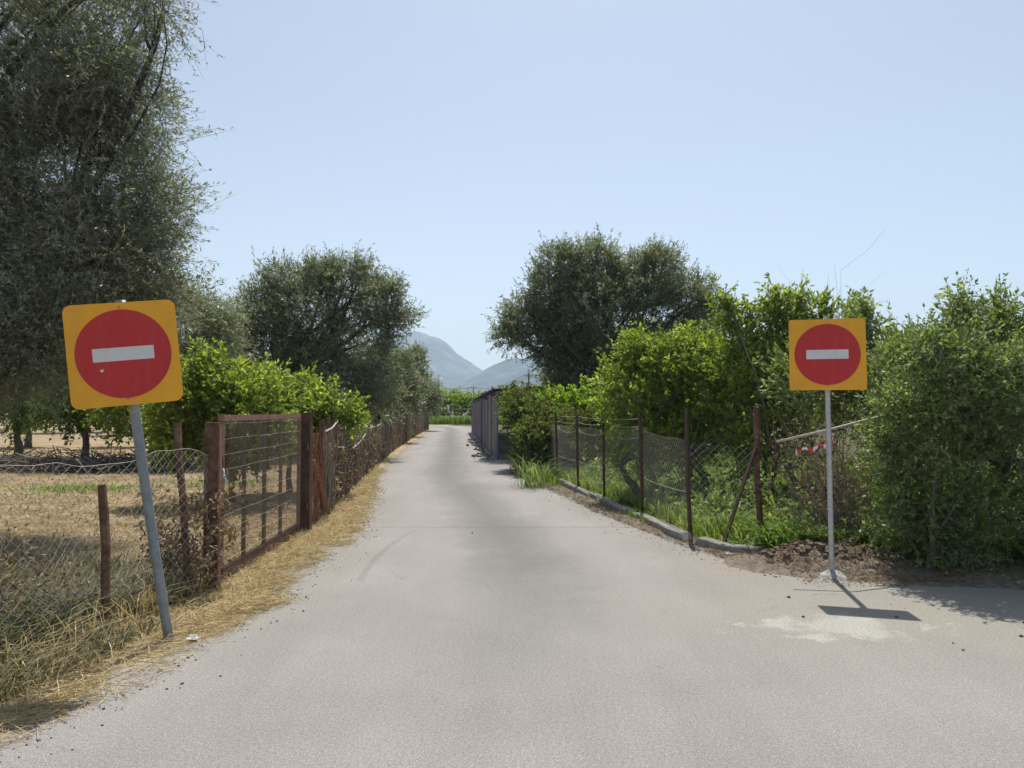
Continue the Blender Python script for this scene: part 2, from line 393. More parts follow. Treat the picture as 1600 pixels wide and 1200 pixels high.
lw = g.math('ADD', g.math('ABSOLUTE', g.math('ADD', ln, g.math('MULTIPLY', g.math('SUBTRACT', n2, .5), .5))), 0)
lanef = g.math('SUBTRACT', 1.0, g.math('DIVIDE', lw, .62), clamp=True)
fary = g.math('MULTIPLY', g.math('SUBTRACT', py_, 3.5), .22, clamp=True)
base = g.mix(g.math('MULTIPLY', g.math('MULTIPLY', g.math('POWER', lanef, .7), fary), .68), base, (.118,.124,.112))
edge = g.math('MULTIPLY', g.math('SUBTRACT', g.math('ABSOLUTE', ln), 1.35), 1.4, clamp=True)
base = g.mix(g.math('MULTIPLY', g.math('MULTIPLY', edge, g.math('MULTIPLY', n2, 1.3)), fary), base, (.245,.23,.19))
# sandy dust on the right junction and at the side road
dx = g.math('DIVIDE', g.math('SUBTRACT', px_, 2.7), 1.9); dy = g.math('DIVIDE', g.math('SUBTRACT', py_, 5.9), .95)
rr = g.math('SQRT', g.math('ADD', g.math('MULTIPLY', dx, dx), g.math('MULTIPLY', dy, dy)))
du = g.math('SUBTRACT', g.math('ADD', 1.25, g.math('MULTIPLY', g.math('SUBTRACT', n2, .5), 2.2)), rr, clamp=True)
base = g.mix(g.math('MULTIPLY', du, .75), base, (.27,.255,.21))
dx = g.math('DIVIDE', g.math('SUBTRACT', px_, 2.3), .66); dy = g.math('DIVIDE', g.math('SUBTRACT', py_, 5.55), .34)
rr = g.math('SQRT', g.math('ADD', g.math('MULTIPLY', dx, dx), g.math('MULTIPLY', dy, dy)))
wp = g.math('MULTIPLY', g.math('SUBTRACT', g.math('ADD', 1.0, g.math('MULTIPLY', g.math('SUBTRACT', n2, .5), 4.0)), rr, clamp=True), 2.4, clamp=True)
base = g.mix(g.math('MULTIPLY', wp, g.math('MULTIPLY', n2, .95)), base, (.42,.415,.37))
# reddish dirt near kerb
dx = g.math('DIVIDE', g.math('SUBTRACT', px_, 2.15), .7); dy = g.math('DIVIDE', g.math('SUBTRACT', py_, 7.6), .55)
rr = g.math('SQRT', g.math('ADD', g.math('MULTIPLY', dx, dx), g.math('MULTIPLY', dy, dy)))
wd = g.math('SUBTRACT', g.math('ADD', .9, g.math('MULTIPLY', g.math('SUBTRACT', n2, .5), 2.4)), rr, clamp=True)
base = g.mix(g.math('MULTIPLY', wd, .6), base, (.27,.225,.17))
seam = g.math('ABSOLUTE', g.math('SUBTRACT', py_, g.math('ADD', 10.0, g.math('MULTIPLY', n2, .35))))
base = g.mix(g.math('MULTIPLY', g.math('LESS_THAN', seam, .05), .28), base, (.10,.10,.092))
tk = g.math('ABSOLUTE', g.math('ADD', px_, g.math('ADD', 1.42, g.math('MULTIPLY', g.math('SUBTRACT', py_, 8.0), g.math('MULTIPLY', g.math('SUBTRACT', py_, 8.0), -.045)))))
tkm = g.math('MULTIPLY', g.math('LESS_THAN', tk, .035), g.math('MULTIPLY', g.math('GREATER_THAN', py_, 7.0), g.math('LESS_THAN', py_, 9.9)))
base = g.mix(g.math('MULTIPLY', tkm, g.math('MULTIPLY', n2, .45)), base, (.10,.095,.09))
for tx_ in (-.95, .95):
    tr_ = g.math('SUBTRACT', 1.0, g.math('DIVIDE', g.math('ABSOLUTE', g.math('SUBTRACT', ln, tx_)), .42), clamp=True)
    base = g.mix(g.math('MULTIPLY', g.math('MULTIPLY', tr_, fary), .35), base, (.30,.278,.266))
# grain
sp2 = g.noise(48, 4, co, .75)
base = g.mix(.4, base, g.ramp(sp2, [(.34, (.6,.6,.6)), (.5, (1,1,1)), (.66, (1.42,1.4,1.37))]), 'MULTIPLY')
base = g.mix(.9, base, g.ramp(sp, [(.3, (.45,.45,.45)), (.5, (.95,.95,.95)), (.72, (1.75,1.7,1.65))]), 'MULTIPLY')
vo = g.n('ShaderNodeTexVoronoi', Scale=85); g.t.links.new(co, vo.inputs['Vector'])
vs = g.n('ShaderNodeSeparateColor'); g.t.links.new(vo.outputs['Color'], vs.inputs[0])
dot = g.math('MULTIPLY', g.math('LESS_THAN', vo.outputs['Distance'], .22), g.math('GREATER_THAN', vs.outputs[0], .80))
base = g.mix(g.math('MULTIPLY', dot, .4), base, (.70,.68,.64))
dot2 = g.math('MULTIPLY', g.math('LESS_THAN', vo.outputs['Distance'], .26), g.math('LESS_THAN', vs.outputs[0], .16))
base = g.mix(g.math('MULTIPLY', dot2, .5), base, (.11,.10,.095))
# cracks
vc = g.n('ShaderNodeTexVoronoi', feature='DISTANCE_TO_EDGE', Scale=.42)
wv = g.n('ShaderNodeVectorMath', operation='ADD'); g.t.links.new(co, wv.inputs[0])
nc = g.n('ShaderNodeTexNoise', Scale=1.6, Detail=5); g.t.links.new(co, nc.inputs['Vector']); g.t.links.new(nc.outputs[1], wv.inputs[1])
g.t.links.new(wv.outputs[0], vc.inputs['Vector'])
ck = g.math('MULTIPLY', g.math('LESS_THAN', vc.outputs['Distance'], .004), g.math('GREATER_THAN', n1, .53))
base = g.mix(g.math('MULTIPLY', ck, .22), base, (.12,.11,.10))
M['road'] = g.done(g.pbr(base, .9, 0, g.bump(g.math('ADD', sp, g.math('MULTIPLY', n2, .6)), .55, .006), .25))
V = np.concatenate([P, np.zeros(P.shape[:2]+(1,))], -1).reshape(-1, 3)
o = link('road', raw_mesh('road', V, F.ravel(), np.full(len(F), 4), M['road'], attrs={'lane': ('POINT', lane.ravel())})); o['kind'] = 'structure'

# ------------------------------------------------------------------ mountains
def mountain(name, Y, depth, prof, col, seed, label):
    """ridge whose crest follows prof [(x, height)], real relief and depth"""
    xs = np.linspace(prof[0][0], prof[-1][0], 200); n = 90; t = np.linspace(-1, 1, n)
    h = np.interp(xs, [p[0] for p in prof], [p[1] for p in prof])
    ker = np.ones(3)/3; h = np.convolve(np.pad(h, 1, 'edge'), ker, 'valid')
    NGd = NoiseGrid(seed); XX, TT = np.meshgrid(xs, t)
    nn = NGd.fbm(XX/260+9, TT*3+4, 5)-.48
    ridged = 1-np.abs(NGd.fbm(XX/170+2, TT*1.2+8, 4)-.47)*4
    s = np.clip(1-np.abs(TT)**1.15, 0, 1)
    ZZ = h[None, :]*(s + .22*ridged*s*(1-s)*2 + nn*.25*(1-s)*s*3)*(1+0*nn) - 3
    ZZ += (NGd.fbm(XX/30, TT*9, 4)-.47)*h[None, :]*.045*s + (NGd.fbm(XX/90+5, TT*2+3, 2)-.4)*h[None, :]*.12*s
    YY = Y + TT*depth
    idx = np.arange(200*n).reshape(n, 200)
    F = np.stack([idx[:-1, :-1], idx[:-1, 1:], idx[1:, 1:], idx[1:, :-1]], -1).reshape(-1, 4)
    g = NG(name + '_scrub'); n1 = g.noise(.01, 8, g.geo(), .7)
    m = g.done(g.pbr(g.ramp(n1, [(.38, col), (.52, tuple(c*1.8 for c in col)), (.66, tuple(c*3.6 for c in col))]), 1))
    o = link(name, raw_mesh(name, np.stack([XX, YY, ZZ], -1).reshape(-1, 3), F.ravel(), np.full(len(F), 4), m, smooth=True)); o['kind'] = 'structure'
    return o
def pr(Y, pts): return [(X(px, Y), Z(py, Y)) for px, py in pts]
mountain('mountain', 3300, 700, pr(3300, [(150,640),(300,560),(370,540),(420,556),(520,548),(580,530),(625,519),(660,518),(690,532),(712,549),(740,568),(765,585),(800,603),(850,620),(950,640)]), (.045,.06,.06), 3, '')
mountain('hill', 2500, 520, pr(2500, [(640,640),(690,610),(720,596),(745,583),(775,568),(800,559),(830,557),(870,557),(930,566),(1000,585),(1150,600),(1350,615),(1600,625),(1750,640)]), (.035,.05,.05), 8, '')
mountain('mountain', 3900, 300, pr(3900, [(760,640),(820,560),(845,545),(880,548),(960,560),(1150,560),(1330,548),(1400,535),(1450,532),(1540,548),(1700,600),(1900,640)]), (.045,.06,.06), 12, '')

# ------------------------------------------------------------------ vegetation engine
def foliage(rng, blobs, L, W, clump_r=.3, twigs=8, per=10, twig_len=.35, up=.25, out=1.0, droop=0.0, shell=(.55, 1.0), spread=.8, mb=None, stems=None, stem_r=.003, leaf_up=0.0, jit=.3):
    """blobs: (x,y,z,rx,ry,rz,n_clumps). Returns leaf MB and clump centres."""
    mb = mb or MB(); cl = []
    for (x, y, z, rx, ry, rz, n) in blobs:
        d = nrm(rng.normal(size=(n, 3))); r = shell[0] + (shell[1]-shell[0])*np.sqrt(rng.random((n, 1)))
        rad = np.array([rx, ry, rz]); rad = np.maximum(rad - .25*clump_r - .3*twig_len, .4*rad); c = np.array([x, y, z]) + d*r*rad*(1 + rng.normal(size=(n, 1))*.18)
        cl.append(c); crnd = rng.random(n)
        cr = clump_r*(.6+.8*rng.random(n))
        T = n*twigs; ci = np.repeat(np.arange(n), twigs)
        p0 = c[ci] + rng.normal(size=(T, 3))*cr[ci][:, None]*.5
        dd = nrm(d[ci]*out + np.array([0, 0, up]) + rng.normal(size=(T, 3))*.6)
        tl = twig_len*(.5+rng.random(T))
        if stems is not None: stems.sticks(p0 - dd*.05, p0 + dd*tl[:, None] - np.array([0, 0, droop])*tl[:, None]**2, stem_r, stem_r*.4)
        N = T*per; ti = np.repeat(np.arange(T), per); t = rng.random(N)*.95+.05
        b = p0[ti] + dd[ti]*(tl[ti]*t)[:, None] - np.array([0, 0, droop])*((tl[ti]*t)**2)[:, None]
        ld = nrm(dd[ti]*.6 + rng.normal(size=(N, 3))*spread*.6 + np.array([0, 0, leaf_up]))
        sd_ = nrm(np.cross(ld, rng.normal(size=(N, 3)) + np.array([0, 0, .6])))
        l = (L*(1-jit+2*jit*rng.random(N)))[:, None]; w_ = (W*(1-jit+2*jit*rng.random(N)))[:, None]
        V = np.stack([b, b + ld*l*.45 + sd_*w_*.5, b + ld*l, b + ld*l*.45 - sd_*w_*.5], 1)
        rn = np.clip(.6*crnd[ci][ti]**1.3 + .55*rng.random(N)**1.4, 0, 1)
        mb.quads(V, rn)
    return mb, np.concatenate(cl)
def sprouts(rng, cl, cen, n, H, L, W, mb, st, up=1.2, dens=26, stem_r=.004):
    """single leafy shoots rising out of the crown's skin"""
    sc_ = (cl[:, 2]-cen[2]) + .5*np.linalg.norm(cl-cen, axis=1) + rng.normal(size=len(cl))*.25
    pick = cl[np.argsort(-sc_)[:n*2]]; pick = pick[rng.permutation(len(pick))[:n]]; n = len(pick)
    d = nrm(nrm(pick-cen)*.6 + np.array([0, 0, up]) + rng.normal(size=(n, 3))*.25); h = H*(.4+rng.random(n))
    m = pick + d*h[:, None]*.5; tip = pick + d*h[:, None] + rng.normal(size=(n, 3))*H*.08
    st.sticks(pick, m, stem_r, stem_r*.7); st.sticks(m, tip, stem_r*.7, stem_r*.3)
    N = n*dens; ti = np.repeat(np.arange(n), dens); t = rng.random(N)[:, None]
    b = np.where(t < .5, pick[ti]+(m-pick)[ti]*t*2, m[ti]+(tip-m)[ti]*(t*2-1))
    ld = nrm(d[ti]*.8 + rng.normal(size=(N, 3))*.6); s_ = nrm(np.cross(ld, rng.normal(size=(N, 3))))
    l = (L*(.7+.6*rng.random(N))*(1.1-.5*t[:, 0]))[:, None]; w2 = l*W/L*.5
    mb.quads(np.stack([b, b+ld*l*.45+s_*w2, b+ld*l, b+ld*l*.45-s_*w2], 1), np.clip(.3+.7*rng.random(N), 0, 1))
def limb(mb, rng, p, q, r0, r1, bend=.15, n=7, sides=8):
    p = np.array(p, float); q = np.array(q, float); t = np.linspace(0, 1, n)[:, None]
    L = np.linalg.norm(q-p); off = rng.normal(size=3)*L*bend; off[2] = abs(off[2])*.6
    pts = p*(1-t) + q*t + off*np.sin(t*np.pi) + rng.normal(size=(n, 3))*L*.015*np.sin(t*np.pi)
    mb.tube(pts, r0*(1-t[:, 0]) + r1*t[:, 0], sides); return pts
def tree(name, label, cat, base, blobs, mat, seed, L, W, trunk_r=.15, fork=.35, lean=(0, 0), group=None, bark='bark', limbs=True, stemmy=True, nbranch=30, trunks=1, core=False, ns=26, sh=None, **kw):
    rng = np.random.default_rng(seed); t = Thing(name, label, cat, base, group); b = np.array(base, float)
    st = MB(); lf, cl = foliage(rng, blobs, L, W, stems=st if stemmy else None, **kw)
    if core:   # sheltered inner leaves, bigger and sparser
        foliage(rng, [(x, y, z, rx*.75, ry*.75, rz*.75, max(2, n//4)) for x, y, z, rx, ry, rz, n in blobs], L*1.9, W*2.6, clump_r=kw.get('clump_r', .3)*1.2, twigs=5, per=7, twig_len=kw.get('twig_len', .35), shell=(.1, .9), mb=lf)
    tr = MB(); B = np.array([bl[:3] for bl in blobs]); cen = B.mean(0)
    if ns: sprouts(rng, cl, cen, ns, sh or kw.get('twig_len', .35)*1.3, L, W, lf, st, up=.6+kw.get('up', .3))
    h = fork*(cen[2]-b[2])*1.3
    for k in range(trunks):
        off = np.array([rng.normal()*.25, rng.normal()*.25, 0]) if trunks > 1 else np.zeros(3)
        f = b + off*2 + np.array([lean[0], lean[1], h]); n = 8; tt = np.linspace(0, 1, n)[:, None]
        pts = (b+off)*(1-tt) + f*tt + rng.normal(size=(n, 3))*trunk_r*.22*np.sin(tt*np.pi); pts[0, 2] -= .08
        rad = trunk_r*(1.35 - .75*tt[:, 0]); rad[0] *= 1.25
        tr.tube(pts, rad, 10)
        if limbs:
            for j, bl in enumerate(blobs):
                if trunks > 1 and j % trunks != k: continue
                q = np.array(bl[:3]) + rng.normal(size=3)*.1
                pts = limb(tr, rng, f - np.array([0, 0, .1]), q, trunk_r*.38, trunk_r*.1, .1)
                near = cl[np.argsort(np.linalg.norm(cl - q, axis=1))[:max(4, nbranch//len(blobs))]]
                for c in near: limb(tr, rng, pts[rng.integers(3, 7)], c, trunk_r*.09, trunk_r*.03, .1, 5, 5)
    t.part('trunk', tr, M[bark], smooth=True)
    if stemmy: t.part('branches', st, M['twig'])
    t.part('crown', lf, M[mat])
    return t
def blades(rng, P, h, w_, lean=.5, curl=.5, mb=None, rlo=0., rhi=1., azim=None):
    """bent grass blades, two quads each"""
    mb = mb or MB(); N = len(P); az = rng.random(N)*2*np.pi if azim is None else azim
    d = np.stack([np.cos(az), np.sin(az), np.zeros(N)], -1); s = np.stack([-np.sin(az+.6), np.cos(az+.6), np.zeros(N)], -1)
    h = np.broadcast_to(h, (N,))*(.5+rng.random(N)); ln = lean*(.3+rng.random(N)*1.2)
    w2 = (np.broadcast_to(w_, (N,))*(.6+.8*rng.random(N)))[:, None]*.5
    up = np.array([0, 0, 1.])
    m = P + (d*ln[:, None]*.45 + up*.6)*h[:, None]
    e = m + (d*(ln*.9+curl*.3)[:, None] + up*np.clip(.4-curl*.5*rng.random(N), -.3, 1)[:, None])*h[:, None]*.7
    r = rlo + (rhi-rlo)*rng.random(N)
    mb.quads(np.stack([P - s*w2, P + s*w2, m + s*w2*.8, m - s*w2*.8], 1), r)
    mb.quads(np.stack([m - s*w2*.8, m + s*w2*.8, e + s*w2*.1, e - s*w2*.1], 1), r)
    return mb
def lying(rng, P, L, r, mb, tilt=.15, rlo=0, rhi=1):
    N = len(P); az = rng.random(N)*2*np.pi; d = np.stack([np.cos(az), np.sin(az), rng.normal(size=N)*tilt], -1)
    l = (np.broadcast_to(L, (N,))*(.4+rng.random(N)))[:, None]; P = P + np.array([0, 0, .012])
    mb.sticks(P - d*l*.5, P + d*l*.5, r, r*.5, rlo+(rhi-rlo)*rng.random(N)); return mb
def scatter(rng, n, xf, yf):
    y = yf(rng, n); x = xf(rng, y); z = ground_z(x, y); return np.stack([x, y, np.maximum(z, 0)], -1)

# ------------------------------------------------------------------ olive trees
tree('olive_tree', 'huge olive tree filling the upper left above the leaning sign', 'tree', (-7.4, 9.9, 0), [
    (-7.32,9.9,3.9,1.7,1.6,1.4,310), (-5.82,9.9,4.5,1.25,1.4,1.4,310), (-6.32,9.9,5.7,1.2,1.3,.65,162), (-5.27,9.9,5.8,.75,1.0,.6,121),
    (-5.17,9.6,3.4,.8,1.1,.8,175), (-6.82,9.0,2.5,1.5,1.0,.75,229), (-5.62,9.0,2.45,.9,.9,.65,148), (-7.32,10.2,7.3,1.5,1.2,.5,94), (-5.52,10,7.2,.9,1,.4,54),
    (-9.32,10,5,1.6,1.8,2.2,162), (-7.72,9.0,5.2,1.2,1.0,1.0,148), (-4.57,9.7,4.2,.35,.5,.9,47), (-4.47,9.8,2.95,.35,.45,.3,24), (-4.82,9.9,6.9,.5,.6,.5,29), (-6.32,9.6,6.6,.6,.6,.3,27)],
    'olive', 11, .062, .016, trunk_r=.24, fork=.3, lean=(.3, 0), clump_r=.30, twigs=12, per=11, twig_len=.42, up=.1, droop=.35, nbranch=90, shell=(.4, 1.05), spread=.7)
tree('olive_tree', 'pale grey-green olive tree between the huge left olive and the dark rounded one', 'tree', (-9.6, 22, 0), [
    (-9.3,22,4.0,1.4,1.3,1.2,130), (-8.6,22,2.9,1.0,1.1,1.1,90), (-10.6,22,4.6,1.4,1.3,1.2,90), (-8.5,22,4.0,.7,.8,.7,50), (-10.2,22,2.9,1.2,1.1,.9,70)],
    'olive_pale', 12, .11, .028, trunk_r=.2, clump_r=.3, twigs=9, per=9, twig_len=.45, up=.1, droop=.5, nbranch=30, spread=.7)
tree('olive_tree', 'dark rounded olive tree with leaning trunk behind the bright citrus on the left', 'tree', (-6.9, 25, 0), [
    (-6.7,25,4.5,1.5,1.5,1.3,180), (-8.2,25,4.8,1.0,1.1,.8,90), (-7.5,25,5.75,.75,.9,.55,55), (-5.4,25,5.6,1.1,1.1,.75,100), (-4.4,25,4.9,.8,1,.75,80), (-5.0,25,3.6,1.3,1.2,1.1,130),
    (-3.55,25,4.55,.5,.5,.28,24), (-5.8,25,2.2,1.5,1.1,1.0,130), (-4.4,25,2.3,.8,.9,.9,80), (-8.7,25,3.7,.7,.8,.7,50), (-6.4,25,5.9,.6,.7,.5,40), (-3.9,25,5.4,.35,.4,.4,18), (-7.6,25,3.6,1.1,1.0,1.0,110), (-6.6,25,3.0,1.2,1.0,1.0,110), (-7.2,25,2.2,.9,.8,.8,60), (-6.0,25,6.1,.3,.4,.35,14), (-5.0,25,6.2,.3,.4,.3,12)],
    'olive', 13, .11, .03, trunk_r=.26, fork=.45, lean=(-.5, 0), clump_r=.3, twigs=9, per=10, twig_len=.4, up=.45, nbranch=60, spread=.7)
tree('olive_tree', 'grey-green olive tree overhanging the brushwood fence right of the dark olive', 'tree', (-6.3, 36, 0), [
    (-6.1,36,2.7,1.4,1.3,1.2,130), (-5.3,36,3.3,.9,1,.9,90), (-6.6,36,3.8,1.2,1.1,.9,80), (-4.9,36,2.3,.6,.7,.8,50)],
    'olive', 14, .14, .042, trunk_r=.2, clump_r=.32, twigs=8, per=9, twig_len=.4, up=.4, nbranch=20)
tree('olive_tree', 'olive tree with a narrow raised top before the blue mountain', 'tree', (-6.6, 44, 0), [
    (-6.2,44,3.0,1.3,1.3,1.3,120), (-5.5,44,4.3,.5,.6,.7,45), (-6.9,44,4.0,1.0,1,.8,60)],
    'olive', 15, .16, .05, trunk_r=.2, clump_r=.35, twigs=8, per=9, twig_len=.45, up=.4, nbranch=14)
ot = tree('olive_tree', 'small far olive tree behind the last post of the brushwood fence', 'tree', (-7.0, 56, 0), [
    (-6.7,56,2.8,1.4,1.3,1.2,110), (-7.6,56,3.4,1.3,1.2,1.0,80), (-5.9,56,2.2,.7,.8,.9,50)],
    'olive_pale', 16, .2, .06, trunk_r=.2, clump_r=.4, twigs=8, per=9, twig_len=.5, up=.35, nbranch=14)
gl = 'distant olive trees beyond the left orchard'
for x_, y_, s_, w_ in ((-22, 48, 1.3, 'left of the farmhouse'), (-29, 52, 1.35, 'third from the left edge'), (-36, 46, 1.2, 'at the left edge'), (-17, 60, 1.35, 'behind the farmhouse'), (-43, 55, 1.4, 'outside the left edge'), (-24.5, 64, 1.4, 'farthest back of the row')):
    copy_tree(ot.o, (x_, y_, 0), x_*1.7, s_, 'distant grey-green olive tree beyond the orchard, ' + w_, gl)
copy_tree(ot.o, (-9.5, 66, 0), 2.0, 1.0, 'farthest small olive tree where the road bends away left')
copy_tree(ot.o, (4.0, 58, 0), 1.0, 1.15, 'hazy low olive tree beyond the shed, left of the big right olive')
copy_tree(ot.o, (7.6, 60, 0), 3.3, 1.1, 'hazy low olive tree half hidden by the big right olive')
tree('olive_tree', 'big broad olive tree with several rounded tops right of the road', 'tree', (3.1, 25, 0), [
    (3.1,25,4.4,1.7,1.6,1.3,220), (1.5,25,6.3,.6,.8,.65,55), (1.25,25,5.4,.8,1,.75,80), (.45,25,4.6,.75,.9,.75,80), (.0,25,4.0,.5,.6,.4,34), (2.75,25,6.3,.7,.8,.75,75),
    (4.8,25,6.1,.8,.9,.7,80), (5.8,25,5.2,.8,.9,.75,80), (6.2,25,4.3,.7,.8,.75,70), (4.2,25,5.3,1.2,1.2,.9,120), (2.7,25,3.2,1.1,1.1,1.0,110), (2.8,25,1.9,.8,.9,.9,80), (4.4,25,3.2,1.3,1.2,1.0,120), (1.7,25,3.5,.6,.6,.5,32), (2.4,25,5.3,1.0,1,.8,90), (3.6,25,2.6,1.2,1.0,1.2,120), (2.2,25,2.4,.8,.8,.9,60), (1.9,25,4.4,1.0,.9,.9,100), (5.2,25,3.6,1.1,1,.9,90), (3.75,25,5.85,.7,.8,.6,60), (1.2,25,3.6,.7,.7,.7,60), (1.5,25,2.8,.6,.6,.7,50), (5.5,25,2.6,.9,.9,.8,60)],
    'olive', 17, .11, .03, trunk_r=.32, fork=.35, clump_r=.28, twigs=10, per=10, twig_len=.38, up=.5, nbranch=60, spread=.7)

# ------------------------------------------------------------------ citrus trees on the left
tree('citrus_tree', 'bright green citrus tree directly behind the rusty gate', 'tree', (-4.62, 12.7, 0), [
    (-4.95,12.7,1.68,.8,.7,.55,120), (-4.3,12.7,1.63,.75,.7,.5,110), (-5.45,12.7,1.38,.6,.6,.55,70), (-4.95,12.6,2.18,.35,.4,.3,28), (-4.2,12.4,1.13,.6,.6,.35,50), (-5.1,12.5,0.98,.6,.5,.35,50), (-4.55,12.6,0.78,.5,.4,.25,26)],
    'citrus', 21, .085, .042, trunk_r=.04, fork=.55, clump_r=.2, twigs=6, per=9, twig_len=.28, up=.3, nbranch=40, bark='bark_grey', ns=16, sh=.22)
tree('citrus_tree', 'low bright citrus tree drooping over the fence beside the right gate post', 'tree', (-4.1, 14.2, 0), [
    (-4.15,14.2,1.6,.85,.7,.55,110), (-3.35,14.1,1.5,.5,.5,.35,40), (-3.0,13.9,1.4,.3,.3,.22,16), (-4.6,14.2,1.9,.5,.5,.35,36), (-3.9,14,1.15,.7,.6,.3,36)],
    'citrus', 22, .085, .042, trunk_r=.045, fork=.5, clump_r=.2, twigs=6, per=9, twig_len=.28, up=.3, nbranch=30, bark='bark_grey')
tree('citrus_tree', 'citrus tree with thick dark trunk seen between the leaning pole and the gate', 'tree', (-9.3, 20, 0), [
    (-9.5,20,1.7,1.0,.9,.75,90), (-8.6,20,1.7,.9,.9,.75,80), (-8.0,19.5,1.5,.6,.7,.6,40), (-10.2,20,1.5,.7,.8,.6,50)],
    'citrus', 23, .10, .052, trunk_r=.13, fork=.5, clump_r=.24, twigs=7, per=9, twig_len=.3, up=.3, nbranch=20, bark='bark_grey')
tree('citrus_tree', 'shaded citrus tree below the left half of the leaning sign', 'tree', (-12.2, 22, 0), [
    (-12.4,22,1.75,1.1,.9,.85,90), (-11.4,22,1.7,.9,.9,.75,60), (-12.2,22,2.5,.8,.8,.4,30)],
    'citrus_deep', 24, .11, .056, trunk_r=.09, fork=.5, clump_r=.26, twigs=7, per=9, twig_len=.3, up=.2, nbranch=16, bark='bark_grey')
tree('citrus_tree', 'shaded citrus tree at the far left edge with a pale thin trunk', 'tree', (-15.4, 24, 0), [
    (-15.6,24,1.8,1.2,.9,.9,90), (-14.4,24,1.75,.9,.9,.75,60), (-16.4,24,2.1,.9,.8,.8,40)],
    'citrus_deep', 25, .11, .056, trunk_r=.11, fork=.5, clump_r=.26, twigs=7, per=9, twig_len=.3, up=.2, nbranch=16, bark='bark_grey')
ct = tree('citrus_tree', 'rounded green citrus tree in the back row behind the gate', 'tree', (-11.5, 31, 0), [
    (-11.5,31,1.9,1.4,1.2,1.0,100), (-11.5,31,2.6,.9,.9,.5,30)], 'citrus', 26, .15, .075, trunk_r=.11, fork=.45, clump_r=.3, twigs=7, per=8, twig_len=.35, up=.2, nbranch=10, bark='bark_grey')
gl = 'back row of citrus trees in the left orchard'
for i, (x_, y_, w_) in enumerate(((-15.5, 32, 'second from the right'), (-19.5, 31, 'in the middle'), (-23.5, 33, 'near the left edge'), (-8.6, 29.5, 'nearest the brushwood fence'), (-27.5, 32, 'beyond the left edge'))):
    copy_tree(ct.o, (x_, y_, 0), i*1.3, 1.0, 'green citrus tree of the back orchard row, ' + w_, gl)
gl = 'citrus trees of the right orchard behind the fence'
for x_, y_, s_, w_ in ((5.6, 21, 1.1, 'nearest, left of the upright shoots'), (8.8, 23, 1.2, 'behind the upright shoots'), (12.2, 21, 1.2, 'behind the right sign'), (3.6, 29, 1.0, 'under the big olive'), (15.5, 24, 1.3, 'behind the light young tree'), (10.5, 16.5, 1.0, 'just behind the dark shrubs'), (7.4, 15.0, .95, 'right behind the corner post')):
    copy_tree(ct.o, (x_, y_, 0), x_*1.7, s_, 'rounded citrus tree of the right orchard, ' + w_, gl)
gl = 'far green citrus trees closing the end of the road'
for i, (x_, y_, s_, w_) in enumerate(((-9.6, 86, 1.25, 'left of the pale road marker'), (-7.0, 87, 1.3, 'right behind the pale road marker'), (-4.3, 86, 1.2, 'touching the shed on its left'), (-12.3, 87, 1.35, 'half behind the last small olive'), (-1.5, 88, 1.2, 'hidden behind the shed'), (-15.5, 86, 1.3, 'leftmost, behind the olives'))):
    copy_tree(ct.o, (x_, y_, -.75), i*2.1+.5, s_*1.12, 'far green citrus tree at the road end, ' + w_, gl)

# ------------------------------------------------------------------ right side trees, bushes
tree('citrus_tree', 'bright yellow-green citrus tree behind the middle posts of the chain-link fence', 'tree', (2.75, 13, 0), [
    (2.65,13,2.35,.7,.7,.45,80), (2.15,13,1.75,.6,.7,.55,80), (3.05,12.8,1.75,.75,.7,.7,100), (2.55,12.9,1.15,.8,.7,.5,70), (3.1,13,2.3,.5,.5,.5,50), (2.0,13.1,2.5,.25,.3,.3,12), (2.6,12.8,.75,.7,.6,.3,30), (1.7,13.4,2.1,.15,.2,.4,10)],
    'citrus', 31, .08, .038, trunk_r=.06, fork=.3, clump_r=.2, twigs=7, per=9, twig_len=.28, up=.5, nbranch=30, bark='bark_grey', trunks=2, ns=100, sh=.45)
tree('citrus_tree', 'tall citrus tree with upright leafy shoots left of the right sign', 'tree', (3.75, 12, 0), [
    (3.7,12,1.93,.6,.6,.55,70), (3.75,12,1.40,.75,.7,.7,90), (3.35,12,3.08,.08,.1,.34,9), (3.45,12,2.63,.12,.12,.4,12), (3.72,12,2.83,.12,.14,.5,18), (3.95,12.1,2.48,.15,.15,.4,16), (4.15,12,2.93,.14,.16,.45,24), (4.3,12,2.18,.45,.45,.5,56), (4.5,12,2.88,.11,.14,.48,18), (4.85,12,2.78,.12,.15,.5,20), (4.9,12,1.98,.4,.5,.6,46), (3.3,12.1,1.88,.3,.3,.5,20), (5.35,12,2.68,.13,.15,.5,18), (5.3,12,1.98,.35,.4,.5,36), (3.9,11.4,0.90,.8,.5,.5,40)],
    'citrus', 32, .08, .036, trunk_r=.05, fork=.3, clump_r=.17, twigs=7, per=9, twig_len=.26, up=.9, nbranch=40, bark='bark_grey', trunks=3, ns=60, sh=.42)
tree('leafy_shrub', 'leafy shrub right behind the silver pole under the right sign', 'shrub', (4.3, 10.4, 0), [
    (4.1,10.4,1.9,.5,.5,.5,50), (4.6,10.4,2.2,.4,.4,.45,50), (4.75,10.3,2.7,.14,.15,.3,16), (5.0,10.3,1.8,.4,.5,.7,60), ],
    'hedge_light', 33, .07, .03, trunk_r=.04, fork=.3, clump_r=.18, twigs=7, per=9, twig_len=.25, up=.6, nbranch=24, bark='bark_grey', trunks=2)
